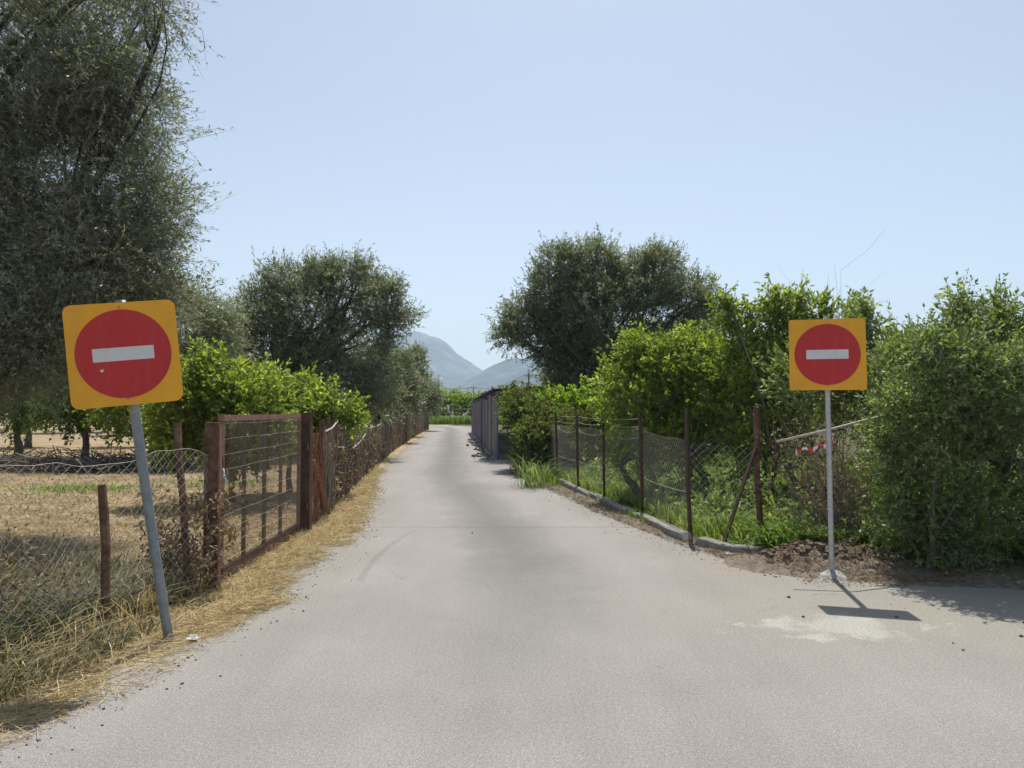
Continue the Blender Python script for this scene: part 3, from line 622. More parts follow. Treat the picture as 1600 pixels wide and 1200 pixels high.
tree('dense_shrub', 'dense dark shrub reaching the ground right of the silver sign pole', 'shrub', (4.05, 7.6, 0), [
    (4.08,7.5,1.0,.55,.42,.75,105), (3.78,7.35,1.4,.28,.34,.46,49), (4.1,7.1,1.75,.5,.38,.36,68), (4.55,7.2,1.65,.42,.4,.42,49), (3.98,7.35,.45,.42,.3,.42,49), (4.4,7.45,.5,.45,.3,.4,37), (3.95,7.0,2.05,.3,.25,.22,22)],
    'hedge', 34, .048, .022, trunk_r=.035, fork=.3, clump_r=.15, twigs=8, per=10, twig_len=.22, up=.3, nbranch=30, bark='bark_grey', trunks=3, shell=(.4, 1.1), ns=90, sh=.34)
tree('dense_shrub', 'dark tangled shrub cut by the right edge of the picture', 'shrub', (5.1, 7.8, 0), [
    (5.0,7.7,1.15,.6,.45,.75,68), (4.95,7.3,1.75,.45,.4,.4,49), (5.5,7.7,1.5,.7,.5,.8,62), (5.1,7.3,.55,.35,.3,.35,18)],
    'hedge', 35, .048, .022, trunk_r=.025, fork=.3, clump_r=.15, twigs=8, per=10, twig_len=.24, up=.3, nbranch=30, bark='bark', trunks=3, shell=(.4, 1.1), ns=90, sh=.36)
tree('leafy_tree', 'light green young tree rising behind the dark shrubs on the right', 'tree', (5.1, 8.8, 0), [
    (4.66,8.7,2.05,.42,.4,.34,50), (5.25,8.8,2.3,.4,.4,.4,60), (5.8,8.7,2.1,.5,.5,.55,60), (5.15,8.7,2.65,.12,.14,.2,12), (5.0,8.8,1.6,.8,.5,.6,80), (5.6,8.8,2.6,.18,.2,.22,16), (4.22,8.6,1.85,.2,.3,.26,18), (6.3,8.6,2.3,.6,.5,.7,60)],
    'hedge_light', 36, .058, .026, trunk_r=.045, fork=.35, clump_r=.16, twigs=7, per=9, twig_len=.24, up=.8, nbranch=30, bark='bark_grey', trunks=2, ns=70, sh=.34)
tree('fresh_shrub', 'yellow-green leafy shrub behind the far wires of the fence, under the big olive', 'shrub', (1.7, 20, 0), [
    (1.3,20,1.65,.6,.5,.35,50), (2.0,19.8,1.55,.6,.5,.4,50), (1.7,20,1.0,.9,.6,.7,70), (2.6,19,1.4,.5,.5,.5,40)],
    'fresh', 37, .12, .07, trunk_r=.04, fork=.3, clump_r=.22, twigs=6, per=8, twig_len=.3, up=.3, nbranch=16, bark='bark_grey', trunks=2)
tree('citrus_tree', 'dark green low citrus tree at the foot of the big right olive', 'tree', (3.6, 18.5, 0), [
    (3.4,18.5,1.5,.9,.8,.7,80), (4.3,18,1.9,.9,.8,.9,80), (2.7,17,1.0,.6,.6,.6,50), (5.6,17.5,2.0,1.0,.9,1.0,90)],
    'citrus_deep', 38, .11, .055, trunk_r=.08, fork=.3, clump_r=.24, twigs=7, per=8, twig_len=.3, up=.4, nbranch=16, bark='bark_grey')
tree('climbing_vine', 'brown and green climbing vine swallowing the near end of the shed', 'vine', (.3, 19.5, 0), [
    (.2,20.3,1.85,.4,.5,.3,50), (.35,19.5,1.4,.45,.6,.5,80), (.9,19,1.2,.6,.6,.4,80), (.6,18.4,.75,.45,.7,.7,120), (1.15,18.2,.7,.5,.6,.65,80), (.35,19,.7,.35,.6,.6,50), (1.5,18.8,1.15,.4,.4,.4,30)],
    'vine', 39, .08, .05, trunk_r=.04, fork=.3, clump_r=.18, twigs=7, per=9, twig_len=.25, up=.0, droop=.8, nbranch=20, trunks=3, shell=(.55, 1.05), ns=10, sh=.2)
# dry vine hanging brown
def dead_bush(name, label, cat, base, n, H, spread_, seed, mat='twig', r=.006, leafy=0, lmat='dry_leaf', aim=(0,0), kink=.12):
    rng = np.random.default_rng(seed); t = Thing(name, label, cat, base); mb = MB(); b = np.array(base); lf = MB(); ends = []
    for i in range(n):
        hh = H*(.45+.55*rng.random()); q = b + np.array([rng.normal()*spread_+aim[0], rng.normal()*spread_*.7+aim[1], hh])
        p0 = b + np.array([rng.normal()*spread_*.25, rng.normal()*spread_*.2, 0])
        pts = limb(mb, rng, p0, q, r*(.8+.8*rng.random()), r*.25, kink, 7, 4)
        for j in range(4):
            a = pts[rng.integers(2, 7)]; e = a + nrm(rng.normal(size=3)*.7 + nrm(q-p0)*.7)*H*.22*(.4+rng.random())
            limb(mb, rng, a, e, r*.4, r*.15, .1, 4, 3); ends.append((a+e)/2)
    t.part('branches', mb, M[mat])
    if leafy:
        e = np.array(ends); foliage(rng, [(*c, .06, .06, .06, 2) for c in e], .045, .022, clump_r=.05, twigs=3, per=leafy, twig_len=.12, up=0, mb=lf)
        t.part('dry_leaves', lf, M[lmat])
    return t
dead_bush('bare_sapling', 'tall bare leafless twigs sticking up above the right sign', 'dead sapling', (4.45, 10.6, 0), 12, 3.55, .13, 51, r=.005, kink=.02, aim=(.03, 0))
dead_bush('bare_sapling', 'single thin bare shoot above the shoots left of the right sign', 'dead sapling', (4.4, 11.8, 0), 3, 3.5, .06, 57, r=.007, kink=.03)
dead_bush('dead_bush', 'grey tangle of dead branches behind the tape and the silver pole', 'dead bush', (3.55, 8.35, 0), 64, 1.6, .34, 52, r=.006, leafy=1, aim=(-.12, 0))
dead_bush('dead_vine', 'dried orange-brown vine hanging behind the silver pole', 'dead vine', (3.5, 8.6, 0), 9, .95, .13, 53, r=.006, leafy=7)
dead_bush('dry_shrub', 'dry brown shrub growing round the post left of the gate', 'dry shrub', (-2.75, 6.45, 0), 22, .85, .24, 54, mat='twig', r=.004, leafy=4)
dead_bush('dry_shrub', 'dry twiggy shrub behind the fence in the bottom left corner', 'dry shrub', (-3.9, 5.6, 0), 24, .55, .5, 55, r=.004, leafy=3)
dead_bush('bare_branch', 'bare crooked branch sticking out of the shrub at the right edge', 'branch', (5.55, 8.0, 1.2), 4, .95, .12, 56, r=.012, aim=(.1, -.1))
# reed clump
rng = np.random.default_rng(61)
P0 = np.array([.42, 15.6, 0]) + np.concatenate([rng.normal(size=(150, 2))*[.16, .25], np.zeros((150, 1))], 1)
t = Thing('reed_clump', 'clump of arching green reeds by the road before the vine', 'reeds', (.42, 15.6, 0))
t.part('leaves', blades(rng, P0, .62, .014, 1.0, 1.2), M['hedge'])
# brush pile on the left field
rng = np.random.default_rng(62); t = Thing('brush_pile', 'long dark heap of cut branches on the orchard floor behind the wire fence', 'brush pile', (-11.5, 20, 0)); mb = MB()
n = 2600; c = np.stack([rng.uniform(-16, -8.4, n), 19.5+rng.normal(size=n)*.5, np.abs(rng.normal(size=n))*.17], -1); d = nrm(rng.normal(size=(n, 3))*[1, 1, .35])
mb.sticks(c-d*.35, c+d*.35, .014, .006, rng.random(n)*.5); t.part('branches', mb, M['brush'])

# ------------------------------------------------------------------ signs
def rounded_rect(s, r, n=8):
    p = []
    for cx, cz, a0 in ((s-r, s-r, 0), (-s+r, s-r, 90), (-s+r, -s+r, 180), (s-r, -s+r, 270)):
        for k in range(n+1):
            a = R(a0+90*k/n); p.append((cx+r*math.cos(a), cz+r*math.sin(a)))
    return p
def plate(outline, y0, y1, Rm, c):
    """extruded outline: front face at y0 (towards viewer), back at y1"""
    n = len(outline); V = [(x, y0, z) for x, z in outline] + [(x, y1, z) for x, z in outline]
    F = [tuple(range(n)), tuple(range(2*n-1, n-1, -1))] + [(i, i+n, (i+1) % n+n, (i+1) % n) for i in range(n)]
    return MB().add(np.array(V) @ np.array(Rm).T + np.array(c), F)
def no_entry(label, base, c, Rm, pole_r, corner, pmat, curve, foot):
    t = Thing('no_entry_sign', label, 'traffic sign', base, 'no entry signs'); Rm = np.array(Rm); c = np.array(c)
    pn = t.part('sign_panel', plate(rounded_rect(.325, corner), 0, .003, Rm, c), M['sign_yellow'])
    circ = [(.28*math.cos(a), .28*math.sin(a)) for a in np.linspace(0, 2*np.pi, 73)[:-1]]
    t.part('red_disc', plate(circ, -.0016, -.0002, Rm, c), M['sign_red'], pn)
    t.part('white_bar', plate([(.178, .042), (-.178, .042), (-.178, -.042), (.178, -.042)], -.0034, -.0018, Rm, c), M['sign_white'], pn)
    for s in (.295, -.285):
        p = c + Rm @ np.array([0, -.005, s]); q = c + Rm @ np.array([0, .02, s]); t.part('bolt', MB().tube([p, q], .006, 6), M['galv'], pn)
    for s in (.2, -.2): t.part('back_rail', MB().bar(c + Rm @ np.array([-.27, .012, s]), c + Rm @ np.array([.27, .012, s]), .016, .03, up=Rm[:, 2]), M['galv'], pn)
    top = c + Rm @ np.array([0, .022+pole_r, .345]); b = np.array(base, float); b[2] -= .1
    k = np.linspace(0, 1, 9)[:, None]; pts = b*(1-k) + top*k + np.array(curve)*np.sin(k*np.pi)
    t.part('pole', MB().tube(pts, pole_r, 18), M[pmat], smooth=True)
    for s in (.2, -.2):
        p = c + Rm @ np.array([0, .022+pole_r, s]); a = Rm[:, 2]; t.part('clamp', MB().tube([p - a*.018, p + a*.018], pole_r*1.18, 16), M['galv'])
    if foot:
        rng = np.random.default_rng(3); mb = MB(); nr, na = 7, 28; V = [(base[0], base[1], .075)]
        for i in range(1, nr+1):
            for j in range(na):
                a = j/na*2*np.pi; rr = .125*i/nr*(1+.35*NZ.fbm(np.array(2+math.cos(a)*1.5), np.array(3+math.sin(a)*1.5), 2))
                V.append((base[0]+rr*math.cos(a)*1.1, base[1]+rr*math.sin(a)*.95, .075*math.cos(i/nr*1.6)+rng.normal()*.004-.0))
        F = [(0, 1+j, 1+(j+1) % na) for j in range(na)]
        for i in range(nr-1):
            for j in range(na): F.append((1+i*na+j, 1+(i+1)*na+j, 1+(i+1)*na+(j+1) % na, 1+i*na+(j+1) % na))
        t.part('cement_footing', mb.add(V, F), M['cement'])
    return t
sg = no_entry('no entry sign with rounded corners on a grey pole leaning left over the straw verge', (-2.27, 5.18, 0), (-2.449, 4.834, 1.902),
    [[.964,-.248,-.095],[.246,.969,-.036],[.101,.011,.995]], .031, .05, 'galv', (-.012, 0, 0), False)
Rm_ = np.array([[.964,-.248,-.095],[.246,.969,-.036],[.101,.011,.995]]); c_ = np.array((-2.449, 4.834, 1.902))
ch_ = MB().add(np.array([(-.145,-.0026,-.098),(-.137,-.0026,-.088),(-.128,-.0026,-.092),(-.118,-.0026,-.086),(-.124,-.0026,-.1),(-.131,-.0026,-.108)]) @ Rm_.T + c_, [(0,5,4,3,2,1)])
sg.part('paint_chip', ch_, M['paper'])
no_entry('smaller looking upright no entry sign on a thin silver pole in front of the shrubs', (2.95, 7.13, 0), (2.856, 6.945, 2.05),
    [[.962,.272,.02],[-.273,.96,.068],[-.001,-.071,.997]], .024, .018, 'silver', (0, 0, 0), True)

# ------------------------------------------------------------------ fences
def chain_link(mb, path, top, bottom, pitch=.06, r=.0014, bulge=None):
    """path(u)->(x,y), top(u), bottom(u) heights; zigzag wires linked into diamonds"""
    pts = np.array(path); seg = np.hypot(*np.diff(pts, axis=0).T); cum = np.concatenate([[0], np.cumsum(seg)]); Ltot = cum[-1]
    def xy(u): u = np.clip(u, 0, Ltot); return np.interp(u, cum, pts[:, 0]), np.interp(u, cum, pts[:, 1])
    nu = int(Ltot/pitch); P, Q = [], []
    for k in range(nu):
        u0 = k*pitch; h = top(u0) - bottom(u0); m = max(2, int(h/(pitch*1.0)))
        v = np.arange(m+1); uu = u0 + np.where((v+k) % 2 == 0, 0, pitch)
        z = bottom(u0) + h*v/m; x, y = xy(uu)
        if bulge is not None:
            bx, by, bz = bulge(uu, v/m); x = x+bx; y = y+by; z = z+bz
        p = np.stack([x, y, z], -1); P.append(p[:-1]); Q.append(p[1:])
    P = np.concatenate(P); Q = np.concatenate(Q); mb.sticks(P, Q, r, r); return Ltot
def wob_post(mb, rng, p, q, r, n=6, sides=6, w_=.25):
    t = np.linspace(0, 1, n)[:, None]; p = np.array(p, float); q = np.array(q, float)
    mb.tube(p*(1-t)+q*t+rng.normal(size=(n, 3))*r*w_, r*(1+rng.normal(size=n)*.08), sides)
rng = np.random.default_rng(71)
# near-left sagging fence
t = Thing('wire_fence', 'sagging chain-link fence with rusty posts in front of the orchard, left of the gate', 'fence', (-3.2, 4.7, 0))
lp = [(-4.3, 1.6), (-3.9, 2.6), (-3.15, 4.7), (-2.88, 5.53), (-2.65, 6.34), (-2.60, 6.50)]
for p, q, r in (((-3.9, 2.6, -.1), (-3.95, 2.6, 1.2), .028), ((-2.87, 5.53, -.1), (-2.93, 5.5, 1.02), .03), ((-2.63, 6.36, -.1), (-2.76, 6.34, 1.45), .03)):
    mb = MB(); wob_post(mb, rng, p, q, r); t.part('post', mb, M['rust'])
tops = lambda u: np.interp(u, [0, 1.08, 3.3, 3.75, 4.18, 4.6, 5.0, 5.3], [1.2, 1.2, 1.17, 1.20, 1.17, 1.22, 1.2, 1.13])
mb = MB(); L = chain_link(mb, lp, tops, lambda u: .04, .042, .0017,
    lambda u, v: (.05*np.sin(u*2.3+v*3)*v + .02*np.sin(u*9), .03*np.sin(u*3.1)*v, .022*np.sin(u*4+1)*v + .008*np.sin(u*17)*v))
t.part('wire_mesh', mb, M['wire'])
mb = MB(); uu = np.linspace(0, L, 60); pt = np.array(lp); cum = np.concatenate([[0], np.cumsum(np.hypot(*np.diff(pt, axis=0).T))])
px = np.interp(uu, cum, pt[:, 0]) + .05*np.sin(uu*2.3+3)+.02*np.sin(uu*9); py = np.interp(uu, cum, pt[:, 1]) + .03*np.sin(uu*3.1)
mb.tube(np.stack([px, py, tops(uu)+.022*np.sin(uu*4+1)+.008*np.sin(uu*17)], -1), .0018, 4); t.part('top_wire', mb, M['wire'])

# gate and its posts
def gate_post(label, x, y, h, wx, wy, mat, extra):
    t = Thing('gate_post', label, 'gate post', (x, y, 0)); mb = MB(); mb.box((x, y, h/2-.05), (wx, wy, h+.1)); 
    t.part('post', mb, M[mat])
    mb = MB()
    if extra: mb.box((x+wx/2+.009, y-.02, h/2), (.014, .05, h*.98)); t.part('angle_iron', mb, M['rust_pink'])
    else: mb.box((x, y, h+.006), (wx*1.15, wy*1.15, .012)); t.part('cap', mb, M[mat])
    for z in (.35, 1.1):
        mb = MB(); mb.tube([(x+.04, y+(.09 if extra else -.09), z-.05), (x+.04, y+(.09 if extra else -.09), z+.05)], .014, 8); t.part('hinge', mb, M['rust'])
    return t
gate_post('wide pitted rusty gate post at the near side of the gate', -2.56, 6.60, 1.44, .115, .10, 'rust', True)
gate_post('dark brown gate post at the far side of the gate', -2.58, 9.66, 1.5, .12, .12, 'rust_dark', False)
t = Thing('iron_gate', 'rusty iron field gate filled with wire mesh, closed between two posts', 'gate', (-2.62, 8.2, 0))
gx0, gy0, gx1, gy1 = -2.565, 6.80, -2.635, 9.52; zb, zt = .07, 1.475
gp = lambda k, z: (gx0+(gx1-gx0)*k, gy0+(gy1-gy0)*k, z)
t.part('top_rail', MB().bar(gp(-.012, zt), gp(1.0, zt-.01), .045, .055), M['rust_pink'])
t.part('bottom_rail', MB().bar(gp(0.01, zb+.03), gp(1.0, zb+.03), .04, .10), M['rust'])
t.part('stile', MB().bar(gp(0, zb+.08), gp(0, zt-.03), .04, .045), M['rust_pink']); t.part('stile', MB().bar(gp(1, zb+.08), gp(1, zt-.035), .04, .045), M['rust'])
for k in (.23, .47, .70): t.part('upright', MB().bar(gp(k, zb+.08), gp(k, zt-.03), .03, .045), M['rust_dark'])
mb = MB(); n = 92; ks = np.linspace(.01, .99, n)
mb.sticks([(gp(k, 0)[0]+.022, gp(k, 0)[1], zb+.05) for k in ks], [(gp(k, 0)[0]+.022+.004*math.sin(k*40), gp(k, 0)[1]+.006*math.sin(k*60), zt-.02) for k in ks], .0019, .0019)
hz = [zb+.14+.135*i for i in range(10)]; P, Q = [], []
for z in hz:
    kk = np.linspace(0, 1, 24); zz = z + .003*np.sin(kk*13+z*9)
    for a in range(23): P.append((gp(kk[a], 0)[0]+.025, gp(kk[a], 0)[1], zz[a])); Q.append((gp(kk[a+1], 0)[0]+.025, gp(kk[a+1], 0)[1], zz[a+1]))
mb.sticks(P, Q, .0015, .0015); t.part('wire_mesh', mb, M['wire_rust'])
mb = MB(); rr = [(-2.55+.04*math.cos(a), 6.71+.05*math.sin(a), 1.0+.05*math.sin(a*1.0)-.02) for a in np.linspace(0, 2*np.pi, 18)]
mb.tube(rr, .007, 6); ch = t.part('chain', mb, M['galv'])
mb = MB(); mb.box((-2.50, 6.71, .93), (.02, .045, .045)); mb.tube([(-2.50, 6.71+.016*math.cos(a), .952+.028*math.sin(a)) for a in np.linspace(0, np.pi, 8)], .004, 6); t.part('padlock', mb, M['silver'], ch)

# brushwood fence along the left verge
bl = np.array([(-2.66, 9.85), (-2.62, 10.6), (-2.85, 12.2), (-3.12, 14.8), (-3.66, 20), (-3.92, 23), (-4.55, 30), (-5.6, 44), (-6.45, 58)])
cum = np.concatenate([[0], np.cumsum(np.hypot(*np.diff(bl, axis=0).T))]); BL = cum[-1]
bx = lambda u: np.interp(u, cum, bl[:, 0]); by = lambda u: np.interp(u, cum, bl[:, 1])
btop = lambda u: np.interp(u, [0, .8, 2.3, 5, 9, 14, 20, 30, 48], [1.28, 1.25, 1.28, 1.15, 1.12, 1.2, 1.3, 1.35, 1.4]) 
t = Thing('brushwood_fence', 'long ragged fence of dry sticks and rusty wire along the left road edge', 'fence', (-2.7, 10, 0))
rng = np.random.default_rng(72)
us = [.75, 1.5, 2.4, 2.9, 3.6, 4.6, 5.6, 6.4, 7.8, 9.2, 10.9, 12.6, 14.6, 16.8, 19, 21.5, 24, 27, 30, 33.5, 37, 41, 45]
for i, u in enumerate(us):
    mb = MB(); h = btop(u)+rng.uniform(-.05, .18); r = .035 if i in (0, 2, 5) else .028
    wob_post(mb, rng, (bx(u), by(u), -.1), (bx(u)+rng.normal()*.05, by(u)+rng.normal()*.07, h), r, w_=.4); t.part('post', mb, M['rust'] if i < 8 else M['bark_grey'])
mb = MB(); mb.box((-6.42, 58.2, .72), (.24, .24, 1.55)); t.part('end_post', mb, M['rust_dark'])
# sticks, dense and irregular
n = 3600; u = BL*rng.random(n)**1.5; u = u[(u > .9)]; n = len(u)
gap = NZ.fbm(u*1.3, u*0+3, 3); keep = (gap > .40) | (rng.random(n) < .35); u = u[keep]; n = len(u)
h = btop(u)*(.5+.55*rng.random(n)); lo = np.where(rng.random(n) < .3, rng.random(n)*.5, 0)
x0 = bx(u)+rng.normal(size=n)*.035; y0 = by(u); ln = rng.normal(size=n)*.10
Pm = np.stack([x0, y0, lo], -1); mid = np.stack([x0+rng.normal(size=n)*.03, y0+ln*.5+rng.normal(size=n)*.03, (lo+h)/2], -1); Qm = np.stack([x0+rng.normal(size=n)*.04, y0+ln, h], -1)
rr = .0045+.009*rng.random(n)**2; rd = rng.random(n); mb = MB(); mb.sticks(Pm, mid, rr, rr*.9, rd); mb.sticks(mid, Qm, rr*.9, rr*.6, rd)
t.part('brushwood', mb, M['brush'], stuff=True)
mb = MB(); chain_link(mb, bl[:7], lambda u: float(btop(u))-.05, lambda u: .03, .055, .0025, lambda u, v: (.04*np.sin(u*3+v*4), 0*u, .03*np.sin(u*5)*v)); t.part('wire_mesh', mb, M['wire_rust'])
mb = MB()   # crumpled orange mesh roll beside the gate post
for k in range(46):
    u0 = .12+.62*rng.random(); z = np.linspace(.03, 1.22+rng.normal()*.03, 9); x = bx(u0)+.03*rng.normal()+.03*np.sin(z*7+k); y = by(u0)+.035*np.sin(z*11+k*2)+rng.normal(size=9)*.012
    mb.tube(np.stack([x+0*z, y, z], -1), .005+.003*rng.random(), 4, a=rng.random())
t.part('rusty_mesh_roll', mb, M['orange_rust'])
mb = MB(); mb.bar((-2.56, 9.95, .9), (-2.5, 10.55, .12), .05, .012); t.part('fallen_strip', mb, M['rust_pink'])
for (u0, z0, u1, z1) in ((.75, 1.25, 2.6, 1.36), (2.5, .95, 4.5, .9), (5, .8, 8, 1.0), (9, 1.1, 13, 1.15), (14, 1.2, 19, 1.25)):
    mb = MB(); mb.tube([(bx(u0)+.05, by(u0), z0), (bx((u0+u1)/2)+.06, by((u0+u1)/2), (z0+z1)/2-.03), (bx(u1)+.05, by(u1), z1)], .012, 6); t.part('cane_rail', mb, M['plank'])
mb = MB(); lf = MB()
foliage(rng, [(float(bx(u_))+rng.normal()*.03, float(by(u_)), .15+rng.random()*.85, .07, .15, .18, 2) for u_ in np.concatenate([rng.uniform(1, 12, 130), rng.uniform(12, 46, 120)])], .05, .028, clump_r=.08, twigs=4, per=5, twig_len=.16, mb=lf)
t.part('dry_leaves', lf, M['dry_leaf'])

# right chain-link fence
t = Thing('chain_link_fence', 'low chain-link fence on rusty posts in front of the green trees, right of the road', 'fence', (2.0, 11, 0))
rng = np.random.default_rng(73)
rp = [((2.87,8.92),1.6), ((2.14,9.25),1.56), ((1.92,11.35),1.5), ((1.6,13.3),1.42), ((1.28,14.9),1.45), ((1.0,16.9),1.47), ((.78,18.6),1.4), ((.62,20.4),1.35)]
for i, ((x_, y_), h) in enumerate(rp):
    mb = MB(); wob_post(mb, rng, (x_, y_, -.1), (x_-.03+rng.normal()*.015, y_, h), .036 if i == 0 else .027, sides=6, w_=.2)
    t.part('post', mb, M['rust_dark'] if i else M['rust'])
mb = MB(); mb.bar((2.83, 8.9, 1.15), (2.38, 8.72, .02), .045, .02); t.part('brace', mb, M['rust_dark'])
mb = MB(); mb.bar((2.9, 8.88, 1.17), (3.78, 8.7, .12), .045, .02); t.part('brace', mb, M['rust_dark'])
fp = [p for p, _ in rp]
mb = MB(); chain_link(mb, fp, lambda u: float(np.interp(u, [0, .6, 1.2, 3, 6, 12, 14], [1.1, 1.12, 1.2, 1.24, 1.2, 1.2, 1.15])), lambda u: .12, .045, .0014, lambda u, v: (.02*np.sin(u*2+v*3)*v, .01*np.sin(u*3)*v, .02*np.sin(u*2.4)*v))
t.part('wire_mesh', mb, M['wire'])
mb = MB()
for z, sg in ((1.42, .02), (1.3, .03), (1.15, .07), (.55, .02)):
    for (a, ha), (b, hb) in zip(rp[2:-1] if z > 1.1 else rp[1:-1], rp[3:] if z > 1.1 else rp[2:]):
        k = np.linspace(0, 1, 7)[:, None]; p = np.array([*a, min(z, ha-.02)]); q = np.array([*b, min(z, hb-.02)])
        mb.tube(p*(1-k)+q*k-np.array([0, 0, sg])*np.sin(k*np.pi), .003, 4)
t.part('strand_wire', mb, M['wire'])
# low concrete kerb wall
kp = np.array([(2.62,8.12),(2.35,8.45),(2.1,9.0),(1.98,9.6),(1.80,11.0),(1.5,13.1),(1.18,14.9),(.85,17.2),(.6,19.0),(.2,21.5)])
mb = MB(); cum2 = np.concatenate([[0], np.cumsum(np.hypot(*np.diff(kp, axis=0).T))]); uu = np.arange(0, cum2[-1], .12)
kx = np.interp(uu, cum2, kp[:, 0]); ky = np.interp(uu, cum2, kp[:, 1]); tx = np.gradient(kx); ty = np.gradient(ky); ll = np.hypot(tx, ty); nx_, ny_ = -ty/ll, tx/ll
V = []
for i in range(len(uu)):
    hh = .095 + (NZ.v(np.array(uu[i]*2.2), np.array(1.5))-.5)*.07 - (.16 if i in (8, 9, 27, 28, 47) else 0); e = (NZ.v(np.array(uu[i]*3.1), np.array(9.5))-.5)*.04
    for s, z in ((.07, -.05), (.066+e, hh*.85), (.05+e, hh), (-.05, hh*.98), (-.06, -.05)): V.append((kx[i]+nx_[i]*s, ky[i]+ny_[i]*s, z))
F = [(i*5+j, i*5+j+1, (i+1)*5+j+1, (i+1)*5+j) for i in range(len(uu)-1) for j in range(4)] + [(0,1,2,3,4)[::-1]]
single('kerb_wall', MB().add(V, F), M['concrete'], 'low broken concrete kerb wall under the chain-link fence', 'low wall', (0, 0, 0))
# loose plank and tape tied to silver pole
mb = MB(); mb.tube([(X(1213, 7.3), 7.3, Z(690, 7.3)), (X(1296, 7.28), 7.28, Z(671, 7.28)), (X(1350, 7.5), 7.5, Z(657, 7.5)), (X(1420, 7.9), 7.9, Z(640, 7.9))], .012, 7)
single('loose_pole', mb, M['plank'], 'pale thin wooden pole lying across behind the silver sign pole', 'pole', (0, 0, 0), smooth=True)
mb = MB(); pts = [(1243, 708), (1256, 700), (1268, 704), (1280, 695), (1292, 699), (1303, 690)]
for i in range(5):
    (a, b), (c, d) = pts[i], pts[i+1]; Y0 = 7.08+.02*(i % 2); Y1 = 7.08+.02*((i+1) % 2); w0, w1 = (.008 if i % 2 else .024), (.024 if i % 2 else .008)
    mb.add([(X(a, Y0), Y0, Z(b, Y0)-w0), (X(c, Y1), Y1, Z(d, Y1)-w1), (X(c, Y1), Y1+.01, Z(d, Y1)+w1), (X(a, Y0), Y0+.01, Z(b, Y0)+w0)], [(0,1,2,3)])
single('barrier_tape', mb, M['tape'], 'scrap of red and white barrier tape tied to the silver pole', 'tape', (0, 0, 0))

# ------------------------------------------------------------------ blue shed fence
t = Thing('metal_shed', 'long shed of corrugated sheets with blue posts on the right of the bend', 'shed', (-1, 32, 0))
sp = np.array([(-.42, 23.5), (-.7, 26.5), (-1.12, 32.0), (-1.9, 42), (-2.75, 53)])
c3 = np.concatenate([[0], np.cumsum(np.hypot(*np.diff(sp, axis=0).T))]); SX = lambda u: np.interp(u, c3, sp[:, 0]); SY = lambda u: np.interp(u, c3, sp[:, 1])
pu = list(np.arange(0, c3[-1]+.1, 2.65)); 
for i in range(len(pu)-1):
    uu = np.linspace(pu[i]+.05, pu[i+1]-.05, 64); hh = 2.0+.07*math.sin(i*2.1); off = .022*np.sin(uu*2*np.pi/.15)-.01
    V = [(SX(a)+o_, SY(a), .05) for a, o_ in zip(uu, off)] + [(SX(a)+o_, SY(a), hh) for a, o_ in zip(uu, off)]
    t.part('sheet_panel', MB().add(V, [(k, k+1, 65+k, 64+k) for k in range(63)]), M['sheet'])
for i, u_ in enumerate(pu):
    mb = MB(); h = 2.3 if i in (3, 4) else 2.08; w_ = .13 if i == 4 else (.06 if i % 2 else .045); mb.box((SX(u_)-.02, SY(u_), h/2-.05), (w_, w_, h+.1)); t.part('post', mb, M['blue'])
mb = MB(); mb.bar((SX(0)+.02, SY(0), 2.09), (SX(c3[-1])+.02, SY(c3[-1]), 2.09), .05, .05); t.part('rail', mb, M['blue'])
mb = MB(); V = []
for u_ in np.linspace(1, c3[-1]-1, 40):
    V += [(SX(u_)-.12, SY(u_), 2.16+.02*math.sin(u_*9)), (SX(u_)+2.8, SY(u_)+.6, 2.36), (SX(u_)+2.8, SY(u_)+.6, 2.40), (SX(u_)-.12, SY(u_), 2.20+.02*math.sin(u_*9))]
mb.add(V, [(i*4+j, i*4+(j+1) % 4, i*4+4+(j+1) % 4, i*4+4+j) for i in range(39) for j in range(4)]); t.part('roof', mb, M['roof_dark'])
# rubble at its foot
rng = np.random.default_rng(81); t2 = MB()
for k in range(120):
    u_ = rng.uniform(-1, 16); x_, y_ = SX(u_)-.18-abs(rng.normal())*.18, SY(u_); s_ = .04+.09*rng.random()
    t2.box((x_, y_, s_*.3), (s_*1.5, s_, s_*.8), Matrix.Rotation(rng.random()*3, 3, 'Z') @ Matrix.Rotation(rng.normal()*.4, 3, 'X'), a=.4+.6*rng.random(), taper=.7)
stuff('rubble', t2, M['pebble'], 'pale broken stones along the foot of the shed', 'rubble')

# ------------------------------------------------------------------ far things
def upole(label, x, y, h, seed):
    t = Thing('utility_pole', label, 'utility pole', (x, y, 0), 'wooden utility poles'); mb = MB(); mb.tube([(x, y, -.2), (x, y, h*.5), (x+.03, y, h)], [.17, .15, .11], 10); t.part('pole', mb, M['bark'], smooth=True)
    mb = MB(); mb.box((x, y-.14, h-.45), (1.3, .09, .09)); t.part('crossarm', mb, M['bark'])
    for s in (-.55, 0, .55):
        mb = MB(); mb.tube([(x+s, y-.14, h-.4), (x+s, y-.14, h-.22)], .035, 6); t.part('insulator', mb, M['galv'])
    return (x, y-.14, h-.25)
A = upole('nearest wooden utility pole, above the vine-covered shed', X(826, 118), 118, Z(583, 118), 1)
B = upole('far wooden utility pole, tiny above the green trees at the road end', X(740, 205), 205, Z(604, 205), 2)
C = upole('wooden utility pole hidden among the trees on the far right', 62, 100, 8.3, 3)
D = (-95, 300, 9.0); t = upole('most distant utility pole, left behind the olives', -95, 300, 9.2, 4)
t = Thing('power_line', 'thin power lines sagging between the wooden utility poles', 'power line', (A[0], A[1], 0))
